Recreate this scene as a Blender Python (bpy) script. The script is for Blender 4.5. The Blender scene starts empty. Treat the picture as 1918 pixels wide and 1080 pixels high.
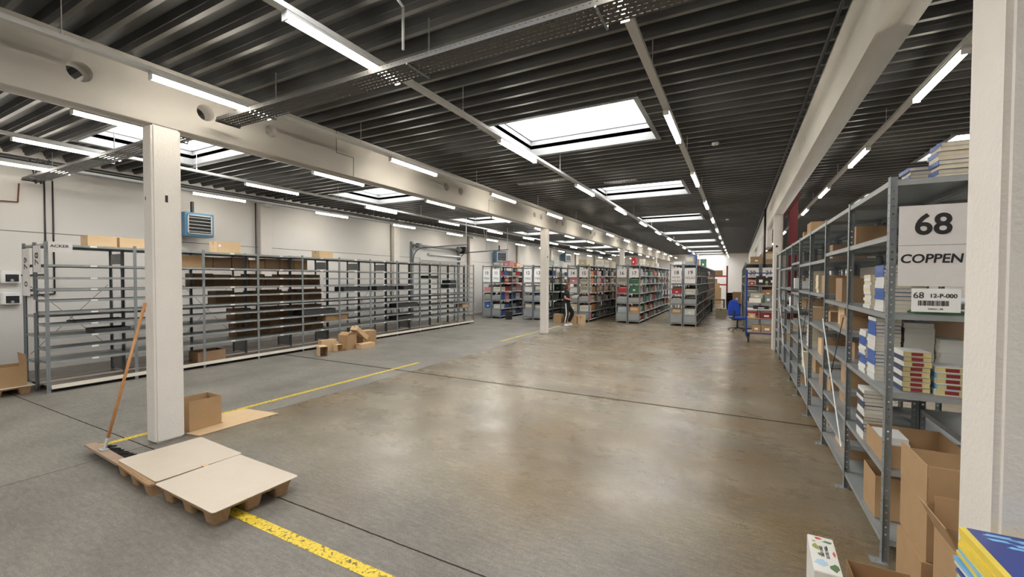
import bpy, bmesh, math, random
from mathutils import Vector, Matrix
random.seed(7)
R = math.radians; PI = math.pi
COL = bpy.context.scene.collection
sc = bpy.context.scene

# ------------------------------------------------------------------ camera, sky, exposure
FPX = 800.2; CAMH = 1.9
cam_d = bpy.data.cameras.new('camera'); cam = bpy.data.objects.new('camera', cam_d); COL.objects.link(cam)
cam_d.sensor_width = 36; cam_d.lens = 36 * FPX / 1918; cam_d.clip_start = 0.05; cam_d.clip_end = 200
yaw, pit, rol = R(27.877), R(-1.3255), R(0.19)
fwd = Vector((-math.sin(yaw) * math.cos(pit), math.cos(yaw) * math.cos(pit), math.sin(pit)))
rt = Vector((math.cos(yaw), math.sin(yaw), 0)); up = rt.cross(fwd)
r_ = rt * math.cos(rol) + up * math.sin(rol); u_ = r_.cross(fwd)
M = Matrix((r_, u_, -fwd)).transposed().to_4x4(); M.translation = (0, 0, CAMH); cam.matrix_world = M
sc.camera = cam
sc.view_settings.view_transform = 'Standard'; sc.view_settings.look = 'None'
sc.view_settings.gamma = 1; sc.view_settings.use_curve_mapping = False
sc.view_settings.exposure = 1.36
world = bpy.data.worlds.new('sky'); sc.world = world; world.use_nodes = True
wb = world.node_tree.nodes['Background']; wb.inputs[0].default_value = (0.93, 0.96, 1.0, 1); wb.inputs[1].default_value = 5.2
LAMP_STRENGTH = 15.0

# ------------------------------------------------------------------ room numbers
XW, XE, YS, YN = -12.65, 8.4, -7.0, 45.2
ZC = 4.33; ZG = 4.66
SKY = [(-10.45, -8.05, y) for y in (-2.5, 3.15, 8.55, 14.35, 19.75, 25.5, 31.2, 36.8)] + \
      [(-3.67, -1.28, y) for y in (0.3 - 5.6, 0.3, 5.9, 11.25, 17.1, 22.75, 28.35, 33.95, 39.5, 43.1)] + \
      [(3.2, 5.6, y) for y in (-1.2, 4.4, 9.85, 15.4, 21.0, 26.6, 32.2)]
SKL = 1.83
for (x0, x1, y0) in SKY:      # portals only guide the sampling of the sky through the roof openings
    l = bpy.data.lights.new('sky_portal', 'AREA'); l.shape = 'RECTANGLE'; l.size = x1 - x0; l.size_y = SKL
    l.cycles.is_portal = True
    o = bpy.data.objects.new('sky_portal', l); o.location = ((x0 + x1) / 2, y0 + SKL / 2, ZG + 0.05); COL.objects.link(o)

# ------------------------------------------------------------------ materials
MATS = {}
def mat(name, col, rough=0.6, metal=0.0, var=0.0, vscale=6.0, bump=0.0, bscale=60.0, emit=0.0, coat=0.0, spec=0.5):
    if name in MATS: return MATS[name]
    m = bpy.data.materials.new(name); m.use_nodes = True; nt = m.node_tree; b = nt.nodes['Principled BSDF']
    b.inputs['Base Color'].default_value = (*col, 1); b.inputs['Roughness'].default_value = rough
    b.inputs['Metallic'].default_value = metal; b.inputs['Specular IOR Level'].default_value = spec
    if coat: b.inputs['Coat Weight'].default_value = coat
    if emit:
        b.inputs['Emission Color'].default_value = (*col, 1); b.inputs['Emission Strength'].default_value = emit
    if var or bump:
        tc = nt.nodes.new('ShaderNodeTexCoord')
    if var:
        n = nt.nodes.new('ShaderNodeTexNoise'); n.inputs['Scale'].default_value = vscale; n.inputs['Detail'].default_value = 5
        nt.links.new(tc.outputs['Object'], n.inputs['Vector'])
        mx = nt.nodes.new('ShaderNodeMix'); mx.data_type = 'RGBA'
        mx.inputs['A'].default_value = (*[c * (1 - var) for c in col], 1)
        mx.inputs['B'].default_value = (*[min(1, c * (1 + var)) for c in col], 1)
        nt.links.new(n.outputs['Fac'], mx.inputs['Factor']); nt.links.new(mx.outputs['Result'], b.inputs['Base Color'])
    if bump:
        n2 = nt.nodes.new('ShaderNodeTexNoise'); n2.inputs['Scale'].default_value = bscale; n2.inputs['Detail'].default_value = 4
        nt.links.new(tc.outputs['Object'], n2.inputs['Vector'])
        bp = nt.nodes.new('ShaderNodeBump'); bp.inputs['Strength'].default_value = bump; bp.inputs['Distance'].default_value = 0.01
        nt.links.new(n2.outputs['Fac'], bp.inputs['Height']); nt.links.new(bp.outputs['Normal'], b.inputs['Normal'])
    MATS[name] = m; return m

wall_m = mat('wall_paint', (0.69, 0.665, 0.635), 0.75, var=0.05, vscale=0.7, bump=0.15, bscale=40)
conc_m = mat('painted_concrete', (0.45, 0.425, 0.385), 0.7, var=0.07, vscale=3, bump=0.25, bscale=90)
colm_m = mat('column_paint', (0.74, 0.70, 0.655), 0.6, var=0.04, vscale=5, bump=0.45, bscale=45)
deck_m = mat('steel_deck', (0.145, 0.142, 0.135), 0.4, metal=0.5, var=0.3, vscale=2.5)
web_m = mat('dark_deck_steel', (0.075, 0.075, 0.076), 0.55, metal=0.2, var=0.4, vscale=2.5)  # darker tone for the deck webs, upper flanges and slab above
curb_m = mat('curb_sheet', (0.20, 0.20, 0.195), 0.5, var=0.12, vscale=25)
zinc = mat('galvanized_steel', (0.245, 0.27, 0.285), 0.42, metal=0.35, var=0.16, vscale=18)
zinc_s = mat('galvanized_shelf', (0.34, 0.36, 0.365), 0.45, metal=0.35, var=0.14, vscale=14)
zinc_d = mat('dark_zinc', (0.20, 0.21, 0.22), 0.5, metal=0.3, var=0.12, vscale=14)
tray_m = mat('tray_steel', (0.10, 0.097, 0.093), 0.5, metal=0.4, var=0.2, vscale=30)
rail_m = mat('rail_white', (0.55, 0.55, 0.54), 0.4)
white_m = mat('white_label', (0.85, 0.85, 0.84), 0.6)
paper_m = mat('paper_sign', (0.72, 0.69, 0.68), 0.35, var=0.08, vscale=9, bump=0.5, bscale=12)
ink = mat('black_ink', (0.012, 0.012, 0.014), 0.5)
black_m = mat('black_plastic', (0.02, 0.02, 0.022), 0.45)
card = mat('cardboard', (0.41, 0.26, 0.135), 0.8, var=0.12, vscale=8, bump=0.1, bscale=150)
card_l = mat('light_cardboard', (0.62, 0.44, 0.26), 0.8, var=0.1, vscale=8)
card_d = mat('brown_cardboard', (0.33, 0.21, 0.125), 0.8, var=0.12, vscale=6)
tape_m = mat('packing_tape', (0.36, 0.22, 0.11), 0.3)
press_m = mat('pressed_wood', (0.36, 0.225, 0.12), 0.85, var=0.35, vscale=60, bump=0.5, bscale=120)
fibre_m = mat('fibreboard', (0.55, 0.475, 0.39), 0.6, var=0.06, vscale=5, bump=0.15, bscale=20)
wood_m = mat('broom_wood', (0.52, 0.24, 0.085), 0.45, var=0.2, vscale=14)
plank_m = mat('worn_plank', (0.33, 0.235, 0.165), 0.8, var=0.25, vscale=20)
deckb_m = mat('rack_base_board', (0.30, 0.245, 0.20), 0.35, var=0.25, vscale=4)
edge_m = mat('board_edge', (0.80, 0.75, 0.66), 0.6, var=0.05, vscale=4)
blue_m = mat('blue_fabric', (0.012, 0.06, 0.42), 0.9, bump=0.2, bscale=200)
bluep = mat('blue_paint', (0.02, 0.055, 0.22), 0.4)
heat_m = mat('heater_blue', (0.09, 0.22, 0.36), 0.45)
alu = mat('aluminium', (0.62, 0.63, 0.64), 0.35, metal=0.7)
dark_m = mat('dark_metal', (0.04, 0.04, 0.042), 0.5, metal=0.3)
red_m = mat('oxide_red_steel', (0.13, 0.012, 0.018), 0.5)
redp = mat('red_plastic', (0.5, 0.04, 0.03), 0.4)
pages = mat('book_pages', (0.70, 0.63, 0.50), 0.8, var=0.1, vscale=40)
pagew = mat('white_pages', (0.66, 0.62, 0.54), 0.8, var=0.08, vscale=60)
skin_m = mat('skin', (0.55, 0.30, 0.21), 0.5)
hair_m = mat('auburn_hair', (0.10, 0.022, 0.014), 0.5)
cloth_k = mat('black_cloth', (0.012, 0.012, 0.013), 0.9)
lamp_m = mat('lamp_diffuser', (1.0, 0.93, 0.80), 0.4, emit=LAMP_STRENGTH)

def floor_material():
    m = bpy.data.materials.new('concrete_floor'); m.use_nodes = True; nt = m.node_tree; b = nt.nodes['Principled BSDF']
    N = nt.nodes.new; L = nt.links.new
    tc = N('ShaderNodeTexCoord'); sp = N('ShaderNodeSeparateXYZ'); L(tc.outputs['Object'], sp.inputs[0])
    def noise(scale, detail=6, vec=None, rough=0.6):
        n = N('ShaderNodeTexNoise'); n.inputs['Scale'].default_value = scale; n.inputs['Detail'].default_value = detail
        n.inputs['Roughness'].default_value = rough
        L(vec or tc.outputs['Object'], n.inputs['Vector']); return n.outputs['Fac']
    def ramp(fac, a, c0, bb, c1):
        n = N('ShaderNodeValToRGB'); n.color_ramp.elements[0].position = a; n.color_ramp.elements[0].color = c0
        n.color_ramp.elements[1].position = bb; n.color_ramp.elements[1].color = c1; L(fac, n.inputs[0]); return n.outputs[0]
    def mix(f, a, c, mode='MIX'):
        n = N('ShaderNodeMix'); n.data_type = 'RGBA'; n.blend_type = mode
        for key, v in (('Factor', f), ('A', a), ('B', c)):
            if isinstance(v, (int, float)): n.inputs[key].default_value = v
            elif isinstance(v, tuple): n.inputs[key].default_value = v
            else: L(v, n.inputs[key])
        return n.outputs['Result']
    def math_(op, a, c=None, d=None):
        n = N('ShaderNodeMath'); n.operation = op
        for i, v in enumerate((a, c, d)):
            if v is None: continue
            if isinstance(v, (int, float)): n.inputs[i].default_value = v
            else: L(v, n.inputs[i])
        return n.outputs[0]
    mp = N('ShaderNodeMapping'); mp.inputs['Scale'].default_value = (0.75, 1.15, 1); L(tc.outputs['Object'], mp.inputs[0])
    mp2 = N('ShaderNodeMapping'); mp2.inputs['Rotation'].default_value = (0, 0, 0.6); mp2.inputs['Scale'].default_value = (1, 5, 1); L(tc.outputs['Object'], mp2.inputs[0])
    grey = ramp(noise(1.1), 0.3, (0.150, 0.136, 0.118, 1), 0.72, (0.255, 0.235, 0.203, 1))
    tan = ramp(noise(0.9, 7, mp.outputs[0]), 0.28, (0.145, 0.118, 0.085, 1), 0.70, (0.335, 0.285, 0.205, 1))
    gx = N('ShaderNodeMapRange'); gx.inputs['From Min'].default_value = -5; gx.inputs['From Max'].default_value = 1.0; gx.inputs['To Max'].default_value = 0.16; L(sp.outputs[0], gx.inputs[0])
    ochre = ramp(math_('ADD', noise(0.75, 6), gx.outputs[0]), 0.50, (0, 0, 0, 1), 0.74, (1, 1, 1, 1))
    tan = mix(math_('MULTIPLY', ochre, 0.72), tan, (0.20, 0.132, 0.06, 1))
    # bay of polished slab east of the joint at x=-5.88, starts only beyond the first cross joint
    ex = N('ShaderNodeMapRange'); ex.inputs['From Min'].default_value = -5.92; ex.inputs['From Max'].default_value = -5.85; L(sp.outputs[0], ex.inputs[0])
    edge = math_('ADD', sp.outputs[1], math_('MULTIPLY', noise(0.8, 4), 2.0))
    ey = N('ShaderNodeMapRange'); ey.inputs['From Min'].default_value = 3.3; ey.inputs['From Max'].default_value = 4.6; L(edge, ey.inputs[0])
    pol = math_('MULTIPLY', ex.outputs[0], ey.outputs[0])
    grey = mix(math_('MULTIPLY', ex.outputs[0], 0.8), grey, mix(0.35, grey, (0.10, 0.088, 0.075, 1)))  # grey east of the joint darkened in colour to imitate dimmer light
    colr = mix(pol, grey, tan)
    # wear: fine grain, scuffs, cross bands, spots
    gr = noise(90, 3); colr = mix(0.30, colr, ramp(gr, 0.3, (0.25, 0.25, 0.25, 1), 0.7, (1.7, 1.7, 1.7, 1)), 'MULTIPLY')
    colr = mix(0.4, colr, ramp(noise(26, 6, None, 0.8), 0.38, (0.6, 0.6, 0.6, 1), 0.64, (1.3, 1.3, 1.3, 1)), 'MULTIPLY')
    sc1 = ramp(noise(7, 8, mp2.outputs[0], 0.7), 0.42, (0.82, 0.82, 0.82, 1), 0.62, (1.13, 1.13, 1.13, 1)); colr = mix(0.8, colr, sc1, 'MULTIPLY')
    band = math_('LESS_THAN', math_('ABSOLUTE', math_('ADD', sp.outputs[1], math_('MULTIPLY', noise(0.6, 3), 0.5), -7.7)), 0.5)
    colr = mix(math_('MULTIPLY', math_('MULTIPLY', band, pol), 0.30), colr, (0.17, 0.145, 0.13, 1))
    vo = N('ShaderNodeTexVoronoi'); vo.inputs['Scale'].default_value = 1.6; vo.inputs['Randomness'].default_value = 1; L(tc.outputs['Object'], vo.inputs['Vector'])
    spot = math_('LESS_THAN', vo.outputs['Distance'], math_('MULTIPLY', noise(3, 2), 0.045))
    colr = mix(math_('MULTIPLY', spot, 0.75), colr, (0.04, 0.035, 0.03, 1))
    # joints
    wob = math_('MULTIPLY', math_('SUBTRACT', noise(9, 3), 0.5), 0.012)
    yj = math_('ABSOLUTE', math_('SUBTRACT', math_('PINGPONG', math_('ADD', math_('SUBTRACT', sp.outputs[1], 2.29), math_('ADD', wob, 44.0)), 2.2), 0.0))
    jy = math_('MAXIMUM', math_('LESS_THAN', yj, 0.007), math_('LESS_THAN', math_('ABSOLUTE', math_('ADD', math_('ADD', sp.outputs[1], wob), -6.69)), 0.026))
    jx = math_('MINIMUM', math_('ABSOLUTE', math_('ADD', math_('ADD', sp.outputs[0], wob), 5.88)), math_('ABSOLUTE', math_('ADD', math_('ADD', sp.outputs[0], wob), -2.2)))
    jx = math_('LESS_THAN', jx, 0.004)
    j = math_('MAXIMUM', jy, jx)
    colr = mix(math_('MULTIPLY', j, 0.82), colr, (0.02, 0.017, 0.013, 1))
    L(colr, b.inputs['Base Color'])
    rg = N('ShaderNodeMapRange'); rg.inputs['To Min'].default_value = 0.10; rg.inputs['To Max'].default_value = 0.40; L(noise(1.7, 7, mp.outputs[0], 0.65), rg.inputs[0])
    ro = math_('ADD', rg.outputs[0], math_('MULTIPLY', math_('SUBTRACT', 1.0, pol), 0.22)); ro = math_('ADD', ro, math_('MULTIPLY', gr, 0.08))
    ro = math_('MAXIMUM', ro, j); L(ro, b.inputs['Roughness']); L(math_('MULTIPLY', math_('SUBTRACT', 1.0, j), 0.5), b.inputs['Specular IOR Level'])
    bp = N('ShaderNodeBump'); bp.inputs['Strength'].default_value = 0.12; bp.inputs['Distance'].default_value = 0.004; L(noise(45, 5), bp.inputs['Height']); L(bp.outputs[0], b.inputs['Normal'])
    return m

def marking_material():
    m = bpy.data.materials.new('yellow_floor_paint'); m.use_nodes = True; nt = m.node_tree; b = nt.nodes['Principled BSDF']
    b.inputs['Base Color'].default_value = (0.68, 0.50, 0.045, 1); b.inputs['Roughness'].default_value = 0.5
    tc = nt.nodes.new('ShaderNodeTexCoord'); n = nt.nodes.new('ShaderNodeTexNoise'); n.inputs['Scale'].default_value = 34; n.inputs['Detail'].default_value = 8; n.inputs['Roughness'].default_value = 0.75
    nt.links.new(tc.outputs['Object'], n.inputs['Vector'])
    r = nt.nodes.new('ShaderNodeValToRGB'); r.color_ramp.elements[0].position = 0.41; r.color_ramp.elements[1].position = 0.47
    nt.links.new(n.outputs['Fac'], r.inputs[0]); nt.links.new(r.outputs[0], b.inputs['Alpha'])
    return m

def pane_material():
    m = bpy.data.materials.new('rooflight_acrylic'); m.use_nodes = True; nt = m.node_tree; nt.nodes.clear()
    o = nt.nodes.new('ShaderNodeOutputMaterial'); t = nt.nodes.new('ShaderNodeBsdfTransparent'); t.inputs[0].default_value = (0.9, 0.88, 0.84, 1)
    g = nt.nodes.new('ShaderNodeBsdfTranslucent'); g.inputs[0].default_value = (0.9, 0.88, 0.84, 1)
    mx = nt.nodes.new('ShaderNodeMixShader'); mx.inputs[0].default_value = 0.25
    nt.links.new(t.outputs[0], mx.inputs[1]); nt.links.new(g.outputs[0], mx.inputs[2]); nt.links.new(mx.outputs[0], o.inputs[0])
    return m
pane_m = pane_material()

# ------------------------------------------------------------------ mesh builder
class MB:
    def __init__(s): s.v = []; s.f = []; s.m = []; s.T = None
    def _add(s, vs, fs, mi):
        k = len(s.v)
        if s.T is not None: vs = [tuple(s.T @ Vector(p)) for p in vs]
        s.v += vs; s.f += [tuple(i + k for i in f) for f in fs]; s.m += [mi] * len(fs); return s
    def box(s, x0, x1, y0, y1, z0, z1, mi=0, T=None):
        vs = [(x, y, z) for z in (z0, z1) for y in (y0, y1) for x in (x0, x1)]
        if T is not None: vs = [tuple(T @ Vector(p)) for p in vs]
        return s._add(vs, [(0, 2, 3, 1), (4, 5, 7, 6), (0, 1, 5, 4), (2, 6, 7, 3), (0, 4, 6, 2), (1, 3, 7, 5)], mi)
    def cbox(s, cx, cy, z0, sx, sy, sz, mi=0, rz=0):
        T = Matrix.Translation((cx, cy, z0)) @ Matrix.Rotation(rz, 4, 'Z')
        return s.box(-sx / 2, sx / 2, -sy / 2, sy / 2, 0, sz, mi, T)
    def tube(s, a, b, r, n=8, mi=0, r2=None, cap=True):
        a = Vector(a); b = Vector(b); d = (b - a).normalized(); r2 = r if r2 is None else r2
        q = Vector((0, 0, 1)) if abs(d.z) < 0.9 else Vector((1, 0, 0)); e1 = d.cross(q).normalized(); e2 = d.cross(e1)
        vs = [tuple(p + (e1 * math.cos(2 * PI * i / n) + e2 * math.sin(2 * PI * i / n)) * rr) for p, rr in ((a, r), (b, r2)) for i in range(n)]
        fs = [(i, (i + 1) % n, n + (i + 1) % n, n + i) for i in range(n)]
        if cap: fs += [tuple(range(n))[::-1], tuple(range(n, 2 * n))]
        return s._add(vs, fs, mi)
    def path(s, pts, r, n=8, mi=0):
        for a, b in zip(pts, pts[1:]): s.tube(a, b, r, n, mi)
        return s
    def lathe(s, prof, n=16, c=(0, 0, 0), mi=0):
        vs = [(c[0] + r * math.cos(2 * PI * i / n), c[1] + r * math.sin(2 * PI * i / n), c[2] + z) for r, z in prof for i in range(n)]
        fs = [(j * n + i, j * n + (i + 1) % n, (j + 1) * n + (i + 1) % n, (j + 1) * n + i) for j in range(len(prof) - 1) for i in range(n)]
        fs += [tuple(range(n))[::-1], tuple((len(prof) - 1) * n + i for i in range(n))]
        return s._add(vs, fs, mi)
    def prism(s, poly, z0, z1, mi=0, inset=0.0):
        n = len(poly); cx = sum(p[0] for p in poly) / n; cy = sum(p[1] for p in poly) / n
        k = 1 - inset
        vs = [(x, y, z0) for x, y in poly] + [(cx + (x - cx) * k, cy + (y - cy) * k, z1) for x, y in poly]
        fs = [tuple(range(n))[::-1], tuple(range(n, 2 * n))] + [(i, (i + 1) % n, n + (i + 1) % n, n + i) for i in range(n)]
        return s._add(vs, fs, mi)
    def mesh(s, name, mats, smooth=False, bevel=0):
        me = bpy.data.meshes.new(name); me.from_pydata(s.v, [], s.f)
        for m in (mats if isinstance(mats, (list, tuple)) else [mats]): me.materials.append(m)
        for p, mi in zip(me.polygons, s.m): p.material_index = mi; p.use_smooth = smooth
        if bevel:
            bm = bmesh.new(); bm.from_mesh(me); bmesh.ops.bevel(bm, geom=bm.edges[:], offset=bevel, segments=2, affect='EDGES', clamp_overlap=True); bm.to_mesh(me); bm.free()
        me.update(); return me
    def build(s, name, mats, parent=None, loc=None, rz=0, smooth=False, bevel=0):
        return link(name, s.mesh(name, mats, smooth, bevel), parent, loc, rz)

def link(name, me, parent=None, loc=None, rz=0):
    o = bpy.data.objects.new(name, me); COL.objects.link(o)
    if parent: o.parent = parent
    if loc: o.location = loc
    if rz: o.rotation_euler = (0, 0, rz)
    return o
def tag(o, label, cat, group=None):
    o['label'] = label; o['category'] = cat
    if group: o['group'] = group
    return o
def thing(name, label, cat, loc=(0, 0, 0), rz=0, group=None):
    o = bpy.data.objects.new(name, None); COL.objects.link(o); o.location = loc; o.rotation_euler = (0, 0, rz); o.empty_display_size = 0.1
    return tag(o, label, cat, group)
def struct(o): o['kind'] = 'structure'; return o
KIDS = {}
def dup(root, loc=None, rz=None, label=None, group=None):
    def cp(o, par):
        c = o.copy(); COL.objects.link(c)
        if par: c.parent = par
        for ch in kids(o): cp(ch, c)
        return c
    def kids(o):
        return [x for x in ALLC() if x.parent == o]
    c = cp(root, None)
    if loc is not None: c.location = loc
    if rz is not None: c.rotation_euler = (0, 0, rz)
    if label: c['label'] = label
    if group: c['group'] = group
    return c
def ALLC(): return list(COL.objects)

def plate(name, outer, holes, thick, mats):
    """flat plate in local XY with real holes, thickness along Z"""
    cu = bpy.data.curves.new(name, 'CURVE'); cu.dimensions = '2D'; cu.fill_mode = 'BOTH'; cu.extrude = thick / 2
    for loop in [outer] + holes:
        sp = cu.splines.new('POLY'); sp.points.add(len(loop) - 1)
        for i, p in enumerate(loop): sp.points[i].co = (p[0], p[1], 0, 1)
        sp.use_cyclic_u = True
    o = bpy.data.objects.new(name, cu); COL.objects.link(o)
    me = bpy.data.meshes.new_from_object(o.evaluated_get(bpy.context.evaluated_depsgraph_get()))
    bpy.data.objects.remove(o); bpy.data.curves.remove(cu)
    me.name = name; me.materials.clear(); me.materials.append(mats); return me
def circ(cx, cy, r, n=8): return [(cx + r * math.cos(2 * PI * i / n), cy + r * math.sin(2 * PI * i / n)) for i in range(n)]
def merge(name, parts, mats):
    """join (mesh, matrix) pairs into one mesh"""
    bm = bmesh.new()
    for me, T in parts:
        t = me.copy(); t.transform(T); bm.from_mesh(t); bpy.data.meshes.remove(t)
    me = bpy.data.meshes.new(name); bm.to_mesh(me); bm.free()
    for m in (mats if isinstance(mats, list) else [mats]): me.materials.append(m)
    return me
TXT = {}
def text_mesh(s, size, extrude=0.0008, shear=0.0, bold=0.0, align='CENTER'):
    k = (s, size, shear, bold, align)
    if k in TXT: return TXT[k]
    cu = bpy.data.curves.new('lettering', 'FONT'); cu.body = s; cu.size = size; cu.extrude = extrude; cu.align_x = align; cu.align_y = 'CENTER'; cu.shear = shear; cu.offset = bold; cu.resolution_u = 4
    o = bpy.data.objects.new('lettering', cu); COL.objects.link(o)
    me = bpy.data.meshes.new_from_object(o.evaluated_get(bpy.context.evaluated_depsgraph_get())); bpy.data.objects.remove(o); bpy.data.curves.remove(cu)
    me.materials.clear(); me.materials.append(ink); TXT[k] = me; return me
def sign_text(parent, s, size, x, z, sx=1.0, **kw):
    """lettering on a sign whose face is its local XZ plane looking to -Y"""
    o = link('lettering', text_mesh(s, size, **kw), parent, (x, -0.003, z)); o.rotation_euler = (PI / 2, 0, 0); o.scale = (sx, 1, 1); return o
ORD = 'first second third fourth fifth sixth seventh eighth ninth tenth eleventh twelfth thirteenth fourteenth fifteenth sixteenth seventeenth eighteenth nineteenth twentieth'.split() + ['twenty-' + w for w in 'first second third fourth fifth sixth seventh eighth ninth'.split()]
NUM = {10: 'ten', 11: 'eleven', 12: 'twelve', 13: 'thirteen', 14: 'fourteen', 15: 'fifteen', 16: 'sixteen', 17: 'seventeen', 18: 'eighteen', 19: 'nineteen', 20: 'twenty', 21: 'twenty-one', 22: 'twenty-two', 23: 'twenty-three'}

# ------------------------------------------------------------------ floor, walls
struct(MB().box(XW - .3, XE + .2, YS - .2, YN + .2, -0.15, 0).build('floor', floor_material()))
ym = marking_material()
struct(MB().box(-6.39, -6.30, 1.95, 7.5, 0.0, 0.0025).build('trim_1', ym))
struct(MB().box(-6.39, -6.30, 11.3, 16.2, 0.0, 0.0025).build('trim_2', ym))
struct(MB().box(-4.9, 2.0, 1.93, 2.02, 0.0, 0.0025).build('trim_3', ym))
def wall_seams():
    w = MB().box(XW - .25, XW, YS, YN, 0, 4.62)
    return w
struct(wall_seams().build('wall_west', wall_m))
struct(MB().box(XE, XE + .2, YS, YN, 0, 4.62).build('wall_east', wall_m))
struct(MB().box(XW - .25, XE + .2, YN, YN + .2, 0, 4.62).build('wall_north', mat('north_wall_paint', (.80, .78, .76), .7)))
struct(MB().box(XW - .25, XE + .2, YS - .2, YS, 0, 4.62).build('wall_south', wall_m))
seam_m = mat('panel_seam', (0.16, 0.15, 0.135), 0.9)
sm = MB()
sm.box(XW, XW + .004, YS, YN, 2.80, 2.815)
struct(sm.build('trim_4', seam_m))
for k, y in enumerate([-3.3, 2.3, 7.9, 13.45, 19.05, 24.65, 30.2, 35.8, 41.4]):
    b = MB().box(XW - .02, XW + .14, y - .17, y + .17, 0, 4.2); b.box(XW - .02, XW + .3, y - .1, y + .1, 4.0, 4.3)
    struct(b.build('trim_%d' % (5 + k), colm_m, bevel=0.012))
    MBp = MB().tube((XW + .06, y - .27, 0.3), (XW + .06, y - .27, 4.1), 0.018, 8)
    tag(MBp.build('vertical_conduit', dark_m, smooth=True), 'thin dark conduit running up the white wall beside the %s pilaster from the south corner' % ORD[k], 'pipe')

# ------------------------------------------------------------------ ceiling deck with rooflight openings
P = 0.29
prof = [(0.0, 0.0), (0.05, 0.0), (0.064, 0.05), (0.076, 0.05), (0.094, 0.125), (0.246, 0.125), (0.264, 0.05), (0.276, 0.05), (0.29, 0.0)]
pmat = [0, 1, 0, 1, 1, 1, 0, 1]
bands = [(XW - .2, -10.45, None), (-10.45, -8.05, -10.45), (-8.05, -3.67, None), (-3.67, -1.28, -3.67), (-1.28, 3.2, None), (3.2, 5.6, 3.2), (5.6, XE + .1, None)]
dk = MB()
nper = int((YN - YS) / P) + 2
Y0 = YS - .1
for (xa, xb, key) in bands:
    holes = [(y, y + SKL) for (sx, _, y) in SKY if key is not None and abs(sx - key) < 1e-6]
    def emit(ya, za, yb, zb, mi):
        for h0, h1 in holes:
            if ya >= h0 - 1e-6 and yb <= h1 + 1e-6: return
            if ya < h0 < yb: t = (h0 - ya) / (yb - ya); emit(ya, za, h0, za + (zb - za) * t, mi); emit(h0, za + (zb - za) * t, yb, zb, mi); return
            if ya < h1 < yb: t = (h1 - ya) / (yb - ya); emit(ya, za, h1, za + (zb - za) * t, mi); emit(h1, za + (zb - za) * t, yb, zb, mi); return
        k = len(dk.v); dk.v += [(xa, ya, ZC + za), (xb, ya, ZC + za), (xb, yb, ZC + zb), (xa, yb, ZC + zb)]; dk.f.append((k, k + 3, k + 2, k + 1)); dk.m.append(mi)
    for i in range(nper):
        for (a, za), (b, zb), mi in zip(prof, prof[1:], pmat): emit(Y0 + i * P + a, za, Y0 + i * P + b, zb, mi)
# insulation slab above the sheet, with the same openings
sl = MB()
for (xa, xb, key) in bands:
    holes = sorted((y, y + SKL) for (sx, _, y) in SKY if key is not None and abs(sx - key) < 1e-6)
    y = YS - .1
    for h0, h1 in holes + [(YN + .1, 0)]:
        dk.box(xa, xb, y, h0, ZC + 0.13, ZC + 0.2, 1); y = h1
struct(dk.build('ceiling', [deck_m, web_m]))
for i, (x0, x1, y0) in enumerate(SKY):
    y1 = y0 + SKL; t = 0.03
    w = struct(MB().box(x0 - t, x0, y0 - t, y1 + t, ZC - .015, ZG).box(x1, x1 + t, y0 - t, y1 + t, ZC - .015, ZG).box(x0, x1, y0 - t, y0, ZC - .015, ZG).box(x0, x1, y1, y1 + t, ZC - .015, ZG).build('window_%d' % (i + 1), curb_m))
    f = .045
    MB().box(x0, x1, y0, y0 + .02, ZG - .04, ZG).box(x0, x1, y1 - .02, y1, ZG - .04, ZG).box(x0, x0 + .02, y0, y1, ZG - .04, ZG).box(x1 - .02, x1, y0, y1, ZG - .04, ZG).build('window_frame', zinc_d, w)
    fr = MB()
    for (a_, b_, c_, d_) in ((x0 - .07, x1 + .07, y0 - .07, y0), (x0 - .07, x1 + .07, y1, y1 + .07), (x0 - .07, x0, y0, y1), (x1, x1 + .07, y0, y1)): fr.box(a_, b_, c_, d_, ZC - .014, ZC - .004)
    fr.build('window_trim', zinc_d, w)
    b = MB(); n = 8
    vs = []
    for a in range(n + 1):
        for c in range(n + 1):
            u = a / n; v = c / n; h = 0.22 * (math.sin(PI * u) * math.sin(PI * v)) ** 0.6
            vs.append((x0 - .02 + (x1 - x0 + .04) * u, y0 - .02 + (SKL + .04) * v, ZG + h))
    b._add(vs, [(a * (n + 1) + c, (a + 1) * (n + 1) + c, (a + 1) * (n + 1) + c + 1, a * (n + 1) + c + 1) for a in range(n) for c in range(n)], 0)
    b.build('window_pane', pane_m, w, smooth=True)

# ------------------------------------------------------------------ beams and columns
def beam(name, x0, x1, hy, pm=None):
    th = x1 - x0
    outer = [(YS, 3.63), (YN, 3.63), (YN, 4.30), (YS, 4.30)]
    me = plate(name, outer, [circ(y, z, r, 20) for y, z, r in hy], th, pm or conc_m)
    # plate local X->world Y, local Y->world Z, thickness->world X
    T = Matrix(((0, 0, 1, (x0 + x1) / 2), (1, 0, 0, 0), (0, 1, 0, 0), (0, 0, 0, 1)))
    me.transform(T); me.update()
    bm = bmesh.new(); bm.from_mesh(me); bmesh.ops.remove_doubles(bm, verts=bm.verts, dist=1e-5); bmesh.ops.recalc_face_normals(bm, faces=bm.faces); bm.to_mesh(me); bm.free()
    return struct(link(name, me))
hl = [(0.5, 3.95, .1), (1.79, 3.95, .1), (2.93, 3.93, .1), (3.77, 3.96, .085)]
for y in (7.85, 8.41, 12.55, 13.1, 14.48, 15.06, 18.5, 19.1, 22.6, 23.2, 25.7, 26.3, 29.5, 30.1, 33.5, 34.1): hl.append((y, 3.96, .09))
bl = beam('beam', -6.05, -5.83, hl)
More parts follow.
